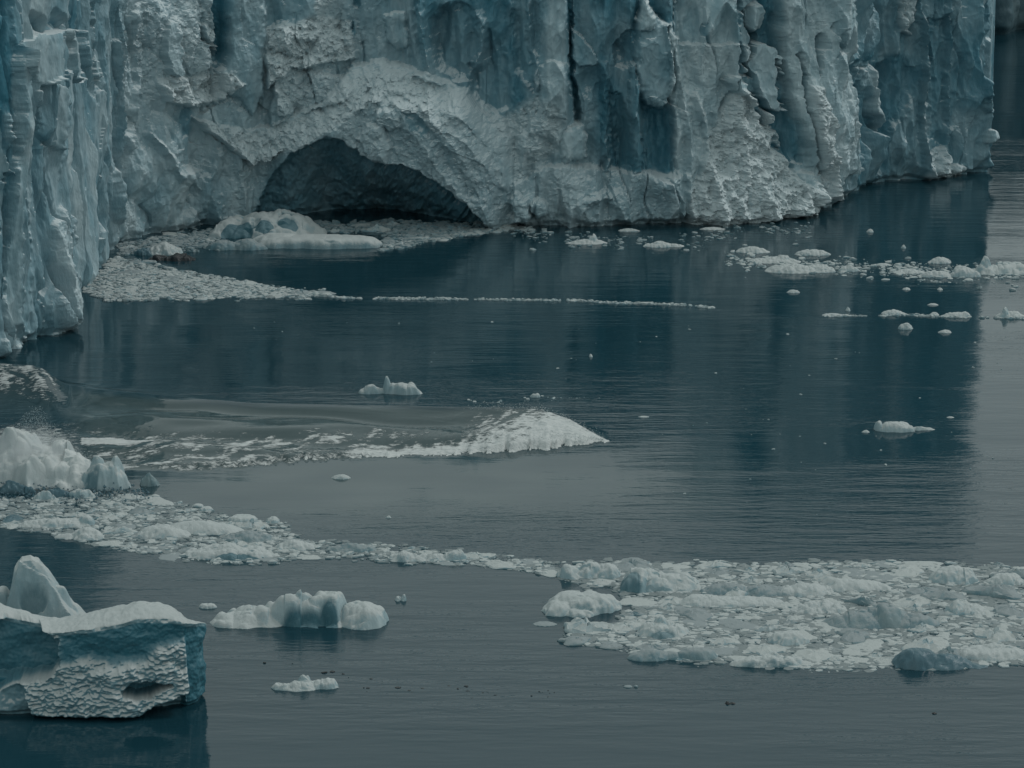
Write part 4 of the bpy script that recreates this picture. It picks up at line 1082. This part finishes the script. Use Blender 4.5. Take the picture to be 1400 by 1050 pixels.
# the flat berg before the cave, with its domed back part
root = empty("iceberg", (float(unproj(405, 335)[0]), float(unproj(405, 335)[1]), 0.))
put(root, "flat-topped berg with a snow-speckled dome, lying before the ice cave", "iceberg")
def sub(o, nm):
    for k in ("label", "category", "group"):
        if k in o: del o[k]
    o.name = nm
    l = np.array(o.location) - np.array(root.location)
    o.parent = root; o.location = l
sub(berg("dome", 368, 330, 150, 14, [(0, .2, .95, .95, 3.2, 2.6), (-.6, 0, .5, .7, 2.6, 3), (.1, .2, .3, .3, 3.7, 3), (-.9, -.2, .25, .4, 1.2, 2)], 601, blue=.1, rough=.10, res=.14,
         blue_spots=[(-.62, -.55, .34, .34, .95), (-.12, -.5, .2, .2, .9), (.30, -.35, .22, .2, .9), (.28, .1, .14, .14, .85), (-.3, -.3, .1, .12, .7)], label="x"), "dome")
sub(berg("slab", 432, 341, 182, 7, [(0.05, 0, .98, .95, 1.5, 9), (-.6, .3, .4, .6, 1.8, 3)], 602, blue=.5, rough=.03, res=.14, label="x"), "slab")
sub(berg("ice_foot", 318, 343, 92, 4, [(-.3, 0, .6, .8, 1.3, 2), (.4, 0, .6, .8, 1.5, 2)], 603, blue=.15, rough=.06, res=.13, label="x", mat=M_FLOE2), "ice_foot")
berg("ice_floe", 222, 350, 56, 5, [(0, 0, .9, .9, 1.7, 1.8)], 604, "white humped floe beside the black ice in the brash-filled cove", cat="ice floe", rough=.07, res=.12)
berg("iceberg", 236, 358, 64, 4, [(.2, 0, .75, .8, .9, 1.8), (-.6, 0, .5, .6, .7, 2)], 605, "low black ice chunk in the cove of broken ice", mat=M_DARK, rough=.15, res=.12)
berg("iceberg", 196, 350, 40, 3.5, [(0, 0, .85, .8, .9, 2)], 606, "dark grey lump of wet ice between the black chunk and the wall", mat=M_FLOEB, rough=.1, res=.12)

# ------------------------------------------------------------------ the calved block and its splash
def splash():
    org = unproj(75, 668)
    root = empty("calved_iceberg", (float(org[0]), float(org[1]), 0))
    put(root, "calved white ice block crashing into the water in a cloud of spray", "iceberg")
    def ch(o, nm, mat=None):
        for k in ("label", "category", "group"):
            if k in o: del o[k]
        o.name = nm
        o.location = np.array(o.location) - np.array(root.location)
        o.parent = root
    ch(berg("b", 141, 673, 76, 3.4, [(0, .05, .9, .9, 2.6, 3.2), (-.3, .25, .3, .6, 3.3, 3), (.4, .25, .3, .6, 3.1, 3), (-.6, -.1, .4, .6, 1.8, 2)], 701, "x", blue=.08, rough=.10, res=.07, fsz=1.5, blue_spots=[(-.45, -.6, .3, .35, .7)]), "ice_block")
    ch(berg("b", 55, 674, 176, 12.0, [(-.55, .15, .7, .85, 4.6, 1.7), (-.62, .0, .25, .3, 5.2, 2.0), (.0, 0, .7, .8, 3.4, 1.7), (.45, -.35, .45, .5, 2.4, 1.8), (-.2, -.45, .35, .35, 2.9, 2), (.15, .25, .3, .4, 3.9, 2)], 702, "x", mat=M_FROTH, rough=.20, res=.08, fsz=1.9), "white_ice_mass")
    ch(berg("b", 110, 683, 44, 1.6, [(0, 0, .9, .8, 1.0, 2)], 703, "x", rough=.15, res=.07), "ice_chunk")
    ch(berg("b", 20, 676, 60, 2.0, [(0, 0, .9, .8, 1.4, 1.6)], 704, "x", mat=M_FLOEB, rough=.2, res=.07), "ice_chunk")
    ch(berg("b", 76, 683, 56, 1.8, [(0, 0, .9, .8, .9, 1.6)], 708, "x", mat=M_FLOEB, rough=.2, res=.07), "ice_chunk")
    ch(berg("b", 60, 685, 36, 1.2, [(0, 0, .9, .8, 1.0, 1.6)], 705, "x", rough=.2, res=.07), "ice_chunk")
    ch(berg("b", 203, 666, 32, 1.6, [(0, 0, .9, .8, 1.4, 1.4)], 706, "x", mat=M_FLOE2, rough=.3, res=.06), "ice_chunk")
    # spray: thrown crumbs and drops of white water
    rng = np.random.RandomState(7)
    def crumbs(n, fn, smin, smax):
        V = []; F = []
        oc = np.array([(1, 0, 0), (0, 1, 0), (-1, 0, 0), (0, -1, 0), (0, 0, 1), (0, 0, -1)], float)
        of = np.array([(0, 1, 4), (1, 2, 4), (2, 3, 4), (3, 0, 4), (1, 0, 5), (2, 1, 5), (3, 2, 5), (0, 3, 5)])
        for i in range(n):
            c = fn(rng); s = rng.uniform(smin, smax) * rng.uniform(.5, 1)
            V.append(oc * s * rng.uniform(.6, 1.4, (6, 1)) + c); F.append(of + i * 6)
        return np.vstack(V), np.vstack(F)
    x0, y0 = unproj(62, 672)
    def dome(r):
        while True:
            a, b = r.normal(0, .42), r.uniform(0, 1)
            hgt = 7.0 * math.exp(-((a + .35) / .55) ** 2) + 1.5 * math.exp(-((a - .5) / .3) ** 2)
            z = hgt * (1.05 - .35 * b * b) + r.normal(0, .22)
            if z > 0: break
        return np.array([x0 + a * 6.5, y0 + 4.0 + r.uniform(-.4, 4.6), z])
    V, F = crumbs(2200, dome, .02, .055)
    o = mesh_from("flying_ice_crumbs", V, F, M_FROTH, smooth=False, loc=(float(x0), float(y0), 0)); put(o, "fine white crumbs and drops thrown up over the calved block", kind="stuff")
    def skirt(r):
        a = r.uniform(-1, 1); px = 75 + 130 * a
        x, y = unproj(px, 676 + r.normal(0, 7))
        return np.array([x, y, abs(r.normal(0, .35))])
    V, F = crumbs(800, skirt, .05, .22)
    o = mesh_from("churned_ice_crumbs", V, F, M_FLOEB, smooth=False, loc=(float(x0), float(y0), 0)); put(o, "broken crumbs of ice churning at the foot of the calved block", kind="stuff")
    # mist
    m = bpy.data.materials.new("spray_mist"); m.use_nodes = True; t = m.node_tree
    for n in list(t.nodes): t.nodes.remove(n)
    out = N(t, "ShaderNodeOutputMaterial"); pv = N(t, "ShaderNodeVolumePrincipled")
    pv.inputs["Color"].default_value = (.95, .97, .98, 1); pv.inputs["Anisotropy"].default_value = .2
    tc = N(t, "ShaderNodeTexCoord"); nz = N(t, "ShaderNodeTexNoise", Scale=.6, Detail=4.0, Roughness=.6)
    t.links.new(tc.outputs["Object"], nz.inputs["Vector"])
    t.links.new(tc.outputs["Object"], nz.inputs["Vector"])
    ln = N(t, "ShaderNodeVectorMath"); ln.operation = 'LENGTH'
    mp = N(t, "ShaderNodeMapping"); mp.inputs["Scale"].default_value = (1 / 7.5, 1 / 3.4, 1 / 6.6)
    t.links.new(tc.outputs["Object"], mp.inputs[0]); t.links.new(mp.outputs[0], ln.inputs[0])
    fall = ramp(t, ln.outputs["Value"], 1.0, .35)
    d = math_n(t, 'MULTIPLY', fall, ramp(t, nz.outputs[0], .36, .62))
    t.links.new(math_n(t, 'MULTIPLY', d, 0.8), pv.inputs["Density"]); t.links.new(pv.outputs[0], out.inputs["Volume"])
    a = np.linspace(0, 2 * math.pi, 25)[:-1]; V = []; F = []
    nr = 10
    for i in range(nr):
        ph = math.pi / 2 * i / (nr - 1) * .98
        for q in a: V.append((7.5 * math.cos(ph) * math.cos(q), 3.4 * math.cos(ph) * math.sin(q), 6.6 * math.sin(ph)))
    for i in range(nr - 1):
        for j in range(24): F.append((i * 24 + j, i * 24 + (j + 1) % 24, (i + 1) * 24 + (j + 1) % 24, (i + 1) * 24 + j))
    V = np.array(V); F = np.array(F)
    me_loc = (float(x0) - 2.5, float(y0) + 4.6, .3)
    me = bpy.data.meshes.new("spray_mist")
    faces = [tuple(f) for f in F] + [tuple(range(23, -1, -1)), tuple(range((nr - 1) * 24, nr * 24))]
    me.from_pydata([tuple(v) for v in V], [], faces); me.materials.append(m)
    o = bpy.data.objects.new("spray_mist", me); o.location = me_loc; col.objects.link(o)
    put(o, "cloud of white spray drifting over the calved ice block", kind="stuff")
splash()

def crest_spray():
    r = np.random.RandomState(31); n = 900
    u = r.uniform(0, 1, n) ** .8
    px = 640 + 186 * u
    t = r.uniform(0, 1, n)
    yr = np.interp(px, [p[0] for p in WR_B], [p[1] for p in WR_B]); A = np.interp(px, [p[0] for p in WR_B], [p[2] for p in WR_B])
    yf = np.interp(px, [p[0] for p in WF_B], [p[1] for p in WF_B])
    top = r.uniform(0, 1, n) < .45
    py = np.where(top, yr + r.normal(0, 2.0, n), yr + (yf - yr) * r.uniform(.6, 1.02, n))
    hh, *_ = wave_field(px, py)
    z = hh + np.where(top, np.abs(r.normal(0, .28, n)), np.abs(r.normal(0, .10, n)))
    x, y = unproj(px, py)
    s_ = r.uniform(.02, .06, n)
    oc = np.array([(1, 0, 0), (0, 1, 0), (-1, 0, 0), (0, -1, 0), (0, 0, 1), (0, 0, -1)], float)
    of = np.array([(0, 1, 4), (1, 2, 4), (2, 3, 4), (3, 0, 4), (1, 0, 5), (2, 1, 5), (3, 2, 5), (0, 3, 5)])
    V = (oc[None] * s_[:, None, None] * r.uniform(.6, 1.4, (n, 6, 1)) + np.stack([x, y, z], -1)[:, None]).reshape(-1, 3)
    F = (of[None] + (np.arange(n) * 6)[:, None, None]).reshape(-1, 3)
    o = mesh_from("wave_spray", V, F, M_FROTH, smooth=False, loc=(float(x.mean()), float(y.mean()), 0))
    put(o, "drops and froth flying off the lip of the breaking wave", kind="stuff")
crest_spray()

# ------------------------------------------------------------------ floe fields
def floe_mesh(seed, spiky):
    """unit floe, radius about 1 in x and y, height about 1 above the water; tabular or humped"""
    r = np.random.RandomState(seed)
    nr, na = 7, 22
    a = np.linspace(0, 2 * math.pi, na, endpoint=False)
    rad = 1 + .16 * np.sin(a * 2 + r.uniform(0, 6)) + .12 * np.sin(a * 3 + r.uniform(0, 6)) + .09 * np.sin(a * 5 + r.uniform(0, 6)) + r.uniform(-.09, .09, na)
    V = [(0, 0, .75)]
    ring = [.25, .5, .72, .88, .97, 1.02, .96]
    zt = [.95, .85, .72, .6, .42, .08, -.6]
    ox, oy = r.uniform(-.4, .4, 2)
    for k in range(nr):
        for j in range(na):
            x = math.cos(a[j]) * rad[j] * ring[k]; y = math.sin(a[j]) * rad[j] * ring[k]
            z = zt[k]
            if k < 5:
                z = z * (.55 + .6 * spiky * math.exp(-((x - ox) ** 2 + (y - oy) ** 2) * 3)) + r.uniform(-.16, .16) * (.5 + spiky)
            V.append((x, y, z))
    T = [(0, 1 + j, 1 + (j + 1) % na) for j in range(na)]
    Q = [(1 + k * na + j, 1 + (k + 1) * na + j, 1 + (k + 1) * na + (j + 1) % na, 1 + k * na + (j + 1) % na) for k in range(nr - 1) for j in range(na)]
    me = bpy.data.meshes.new("ice_floe")
    me.from_pydata(V, [], T + Q)
    me.polygons.foreach_set("use_smooth", np.full(len(T) + len(Q), True))
    me.set_sharp_from_angle(angle=math.radians(42))
    return me

KINDS = []
for i in range(10):
    sp = (i % 3) * .7
    KINDS.append((floe_mesh(900 + i, sp), ["flat", "humped", "ragged"][i % 3]))
MESHES = {}
def floe_obj(k, mat, loc, sx, sy, sz, rot, label, group):
    me, _ = KINDS[k]
    key = (k, mat.name)
    if key not in MESHES:
        m2 = me.copy(); m2.materials.append(mat); MESHES[key] = m2
    o = bpy.data.objects.new("ice_floe", MESHES[key])
    o.location = loc; o.scale = (sx, sy, sz); o.rotation_euler = (0, 0, rot)
    col.objects.link(o)
    put(o, label, "ice floe", group)
    return o

def point_in(px, py, poly):
    P = poly; n = len(P); c = False
    for i in range(n):
        ax, ay = P[i]; bx, by = P[(i + 1) % n]
        if (ay > py) != (by > py) and px < (bx - ax) * (py - ay) / (by - ay) + ax: c = not c
    return c

FIELD_R = [(752, 776), (800, 768), (880, 770), (1000, 769), (1100, 771), (1220, 768), (1320, 772), (1450, 776), (1450, 905), (1360, 908), (1300, 915), (1225, 914), (1160, 917), (1080, 915), (1030, 904), (960, 906), (870, 897),
           (850, 884), (790, 882), (770, 868), (800, 856), (845, 850), (860, 828), (850, 812), (830, 802), (775, 796)]
FIELD_L = [(-40, 676), (30, 682), (170, 672), (250, 690), (300, 702), (345, 712), (392, 716), (400, 735), (440, 742), (520, 746), (600, 752), (680, 762), (760, 770), (755, 786), (700, 776), (620, 772), (540, 768), (470, 760),
           (420, 764), (380, 768), (300, 770), (230, 762), (150, 748), (80, 734), (0, 718), (-40, 708)]
COVE = [(150, 352), (205, 362), (270, 374), (340, 388), (450, 401), (440, 406), (330, 409), (220, 410), (140, 411), (116, 400), (112, 388), (140, 368)]
COVE2 = [(158, 336), (200, 326), (290, 312), (300, 322), (320, 338), (280, 342), (215, 345), (165, 350)]
CAVEB = [(432, 306), (520, 302), (660, 306), (700, 310), (650, 320), (600, 328), (560, 336), (524, 342), (524, 318), (440, 316)]
FIELDS = [
    ("floes of the large near ice field", FIELD_R, 112, (20, 64), 1.0, [(1000, 832, "the long low white floe"), (1205, 864, "the bluish mound"), (1282, 905, "the dark blue growler"), (903, 815, "the lumpy hollow floe"), (908, 876, "the heaped floe"), (1168, 811, "the long white slab"), (1306, 802, "the blocky white floe"), (1122, 842, "the bright crumbled floe"), (1080, 885, "the square-sided floe"), (922, 900, "the two-humped floe"), (1325, 845, "the hump-ended floe"), (1362, 900, "the flat white slab"), (1052, 908, "the white ledge floe"), (808, 790, "the rounded ridge floe")]),
    ("floes of the ice band below the splash", FIELD_L, 66, (16, 48), .8, [(312, 762, "the snow-topped slab"), (262, 728, "the wide smooth mound"), (108, 736, "the wedge-shaped floe"), (75, 718, "the long floe with a raised end"), (330, 713, "the flat white plate"), (590, 766, "the knobbly neck floe"), (480, 754, "the smooth neck floe"), (402, 750, "the low floe at the narrowing"), (140, 680, "the calved block"), (700, 770, "the joint of the two ice fields")]),
    ("floes packed into the cove by the wall", COVE, 44, (12, 40), .7, [(160, 360, "the foot of the ribbed wall"), (222, 368, "the black ice chunk"), (300, 395, "the cove's open edge"), (420, 404, "the cove ice's pointed tip"), (140, 400, "the big ice foot")]),
    ("floes packed into the cove by the wall", COVE2, 12, (14, 42), .7, [(220, 338, "the humped cove floe"), (290, 330, "the flat-topped berg"), (170, 340, "the crumbled wall's foot")]),
    ("floes drifting in front of the ice cave", CAVEB, 18, (14, 44), .9, [(480, 310, "the cave's dark mouth"), (650, 314, "the arch's foot"), (545, 335, "the flat-topped berg's end"), (590, 322, "the still dark cave water")]),
]
rnd = random.Random(5)
BIG_SPOTS = [(p[0], p[1], 60) for p in ((795, 838), (903, 808), (1000, 828), (908, 868), (1168, 805), (1102, 812), (1122, 836), (1306, 795), (1205, 856), (1282, 912), (312, 762), (262, 727), (108, 736), (75, 718))]
used_labels = {}
def dir_word(dx, dy):
    if abs(dy) * 3.2 > abs(dx): return "in front of" if dy > 0 else "behind"
    return "beside"
placed = []
for gname, poly, count, (w0, w1), hs_, marks in FIELDS:
    P = np.array(poly); x0, x1, y0, y1 = P[:, 0].min(), P[:, 0].max(), P[:, 1].min(), P[:, 1].max()
    got = 0; tries = 0; wmax = w1
    while got < count and tries < 9000:
        tries += 1
        frac = 1 - got / count
        wp = w0 + (w1 - w0) * (frac ** 1.6) * rnd.uniform(.75, 1.1)
        px, py = rnd.uniform(x0, x1), rnd.uniform(y0, y1)
        if px < -25 or px > 1425 or not point_in(px, py, poly): continue
        dep = wp * rnd.uniform(.55, .95)
        bad = False
        for (qx, qy, qw, qd) in placed:
            if ((px - qx) / ((wp + qw) * .44)) ** 2 + ((py - qy) / ((dep + qd) * .125 + .6)) ** 2 < 1: bad = True; break
        if not bad:
            for (bx_, by_, bw_) in BIG_SPOTS:
                if ((px - bx_) / (wp * .4 + bw_ * .7)) ** 2 + ((py - by_) / (dep * .12 + 9)) ** 2 < 1: bad = True; break
        if bad: continue
        placed.append((px, py, wp, dep))
        s = pxscale(py); x, y = unproj(px, py)
        k = rnd.randrange(10)
        mat = rnd.choices([M_SNOW, M_FLOE2, M_FLOEB], [.66, .30, .04])[0]
        shape = KINDS[k][1]
        hz = wp / s * rnd.uniform(.06, .13) * (1.3 if shape != "flat" else .7) * hs_ + .07
        colr = {"floe_ice": "white", "grey_floe_ice": "pale grey", "blue_floe_ice": "dark blue"}[mat.name]
        size = "broad" if wp > w0 + .62 * (w1 - w0) else "middling" if wp > w0 + .25 * (w1 - w0) else "small"
        md = sorted(marks, key=lambda m_: (m_[0] - px) ** 2 + ((m_[1] - py) * 3) ** 2)
        m0, m1 = md[0], md[1]
        opts = [f"{size} {colr} {shape} floe {dir_word(px - m0[0], py - m0[1])} {m0[2]}",
                f"{size} {colr} {shape} floe {dir_word(px - m1[0], py - m1[1])} {m1[2]}",
                f"{size} {colr} {shape} floe between {m0[2]} and {m1[2]}"]
        if dir_word(px - m0[0], py - m0[1]) != "beside":
            opts.append(f"{size} {colr} {shape} floe some way {dir_word(px - m0[0], py - m0[1])} {m0[2]}")
        lab = next((o_ for o_ in opts if o_ not in used_labels), opts[0])
        used_labels[lab] = 1
        floe_obj(k, mat, (float(x), float(y), 0.0), wp / s / 2, dep / s / 2 * rnd.uniform(.9, 1.15), hz, rnd.uniform(0, 6.28) if abs(wp - dep) < wp * .2 else rnd.uniform(-.5, .5), lab, gname)
        got += 1

def brash(name, label, dist, n, smin, smax, mat, seed, hmul=.5):
    """many small flat bits of ice as one object; dist gives pixel positions on the water"""
    r = np.random.RandomState(seed)
    pts = dist(r, n)
    x, y = unproj(pts[:, 0], pts[:, 1])
    m = len(x)
    na = 6
    a = np.linspace(0, 2 * math.pi, na, endpoint=False)[None] + r.uniform(0, 1, (m, 1))
    s = smin + (smax - smin) * r.uniform(0, 1, m) ** 2.6
    asp = r.uniform(.45, 1, m)
    rad = s[:, None] * r.uniform(.65, 1.2, (m, na))
    top = s * hmul * r.uniform(.25, 1, m) + .03
    tilt = r.uniform(-.35, .35, (m, 2))
    V = np.zeros((m, 2 * na + 1, 3))
    for k, (f, zf) in enumerate(((1.0, -.6), (.82, .75))):
        V[:, k * na:(k + 1) * na, 0] = x[:, None] + np.cos(a) * rad * f
        V[:, k * na:(k + 1) * na, 1] = y[:, None] + np.sin(a) * rad * f * asp[:, None]
        V[:, k * na:(k + 1) * na, 2] = top[:, None] * zf
    V[:, na:2 * na, 2] *= (1 + np.cos(a) * tilt[:, :1] * 2 + np.sin(a) * tilt[:, 1:] * 2)
    V[:, 2 * na, 0] = x + r.uniform(-.3, .3, m) * s; V[:, 2 * na, 1] = y + r.uniform(-.3, .3, m) * s * asp; V[:, 2 * na, 2] = top * r.uniform(.9, 1.6, m)
    T = []
    for j in range(na):
        j2 = (j + 1) % na
        T += [(j, j2, na + j2), (j, na + j2, na + j), (na + j, na + j2, 2 * na)]
    F = (np.array(T)[None] + (np.arange(m) * (2 * na + 1))[:, None, None]).reshape(-1, 3)
    V = V.reshape(-1, 3)
    o = mesh_from(name, V, F, mat, smooth=False, loc=(float(x.mean()), float(y.mean()), 0))
    put(o, label, kind="stuff")

def in_poly(poly, thin=None, edge=0):
    P = np.array(poly, float)
    def f(r, n):
        out = []
        tot = 0
        while tot < n:
            q = np.stack([r.uniform(P[:, 0].min() - edge, P[:, 0].max() + edge, 4 * n), r.uniform(P[:, 1].min() - edge, P[:, 1].max() + edge, 4 * n)], 1)
            sdv = poly_sd(q[:, 0], q[:, 1], P) + 5 * noise(q[:, 0] / 22, q[:, 1] / 7, 801) + 2 * noise(q[:, 0] / 6, q[:, 1] / 3, 802)
            keep = sdv > -edge + edge * 2 * r.uniform(0, 1, len(q)) ** .6 if edge else sdv > 0
            if thin is not None: keep &= r.uniform(0, 1, len(q)) < thin(q[:, 0], q[:, 1])
            q = q[keep]; out.append(q); tot += len(q)
        return np.vstack(out)[:n]
    return f

def along(pts, sig, thin=.0):
    P = np.array(pts, float)
    L = np.concatenate([[0], np.cumsum(np.hypot(*np.diff(P, axis=0).T))])
    def f(r, n):
        u = r.uniform(0, L[-1], n)
        k = noise(u / 22., u * 0 + .4, 811) + .6 * noise(u / 7., u * 0, 812)
        u = u[k > thin - .35]
        return np.stack([np.interp(u, L, P[:, 0]), np.interp(u, L, P[:, 1]) + r.normal(0, sig, len(u)) * (1 + .8 * noise(u / 15., u * 0, 5))], 1)
    return f

gaps = lambda X, Y: .35 + .65 * (noise(X / 30, Y / 9, 820) > -.25)
brash("brash_ice", "carpet of small broken ice filling the large near ice field", in_poly(FIELD_R, edge=3), 6500, .10, .75, M_SNOW, 1, .22)
brash("brash_ice", "greyish slushy crumbs between the floes of the large near ice field", in_poly(FIELD_R, gaps, edge=4), 15000, .10, .85, M_SLUSH, 2, .10)
brash("brash_ice", "small broken ice between the floes of the band below the splash", in_poly(FIELD_L, gaps, edge=3), 3200, .08, .6, M_SNOW, 3, .35)
brash("brash_ice", "greyish crumbs in the band below the splash", in_poly(FIELD_L, gaps, edge=4), 6000, .10, .7, M_SLUSH, 4, .12)
brash("brash_ice", "broken ice crowding the cove between the glacier walls", in_poly(COVE, edge=1.5), 4500, .12, .8, M_SNOW, 5, .4)
brash("brash_ice", "grey slush in the cove between the glacier walls", in_poly(COVE + [], edge=1.5), 4500, .1, .6, M_SLUSH, 6, .25)
brash("brash_ice", "broken ice at the foot of the crumbled wall", in_poly(COVE2, edge=2), 2200, .12, .8, M_FLOE2, 7, .4)
brash("brash_ice", "broken ice floating before the cave mouth", in_poly(CAVEB, gaps, edge=2), 2600, .12, .9, M_FLOE2, 8, .5)
brash("brash_ice", "white bits at the open edge of the cave-mouth ice", along([(524, 338), (570, 330), (620, 322), (700, 312), (760, 318)], 1.6), 500, .15, .9, M_SNOW, 9, .5)
brash("brash_ice", "thin white line of ice bits drawn out across the middle water", along([(430, 403), (470, 408), (560, 409), (660, 410), (740, 411), (800, 412), (840, 415), (880, 415), (940, 418), (975, 421)], .36, -.12), 1700, .08, .5, M_SNOW, 10, .6)
brash("brash_ice", "thin line of ice bits at the far side near the picture's edge", along([(1120, 433), (1180, 432), (1240, 431), (1300, 434), (1350, 434), (1410, 436)], .45, .05), 600, .08, .5, M_SNOW, 11, .6)
brash("brash_ice", "scattered bits of ice among the far floes", along([(985, 352), (1060, 362), (1150, 366), (1260, 371), (1340, 374), (1410, 376)], 6.0, -.2), 1000, .1, .8, M_SNOW, 12, .4)
brash("brash_ice", "loose ice bits drifting close under the ice wall", along([(690, 312), (760, 326), (840, 330), (950, 328), (1020, 312), (1110, 318)], 6.0, .1), 520, .1, .7, M_FLOE2, 13, .4)
brash("brash_ice", "small ice bits behind the crest of the breaking wave", along([(630, 547), (680, 550), (740, 545), (800, 545)], 1.2, .2), 40, .1, .4, M_SNOW, 14, .5)
brash("brash_ice", "dark crumbs strung out on the near open water", along([(480, 944), (560, 943), (640, 940), (760, 946), (560, 948), (430, 910), (300, 902)], 4.0, .3), 60, .05, .3, M_DARK, 15, .3)
brash("brash_ice", "tiny specks of ice scattered over the open lake", in_poly([(300, 420), (1400, 460), (1400, 700), (900, 720), (860, 600), (640, 500), (300, 480)]), 70, .08, .3, M_SNOW, 16, .4)
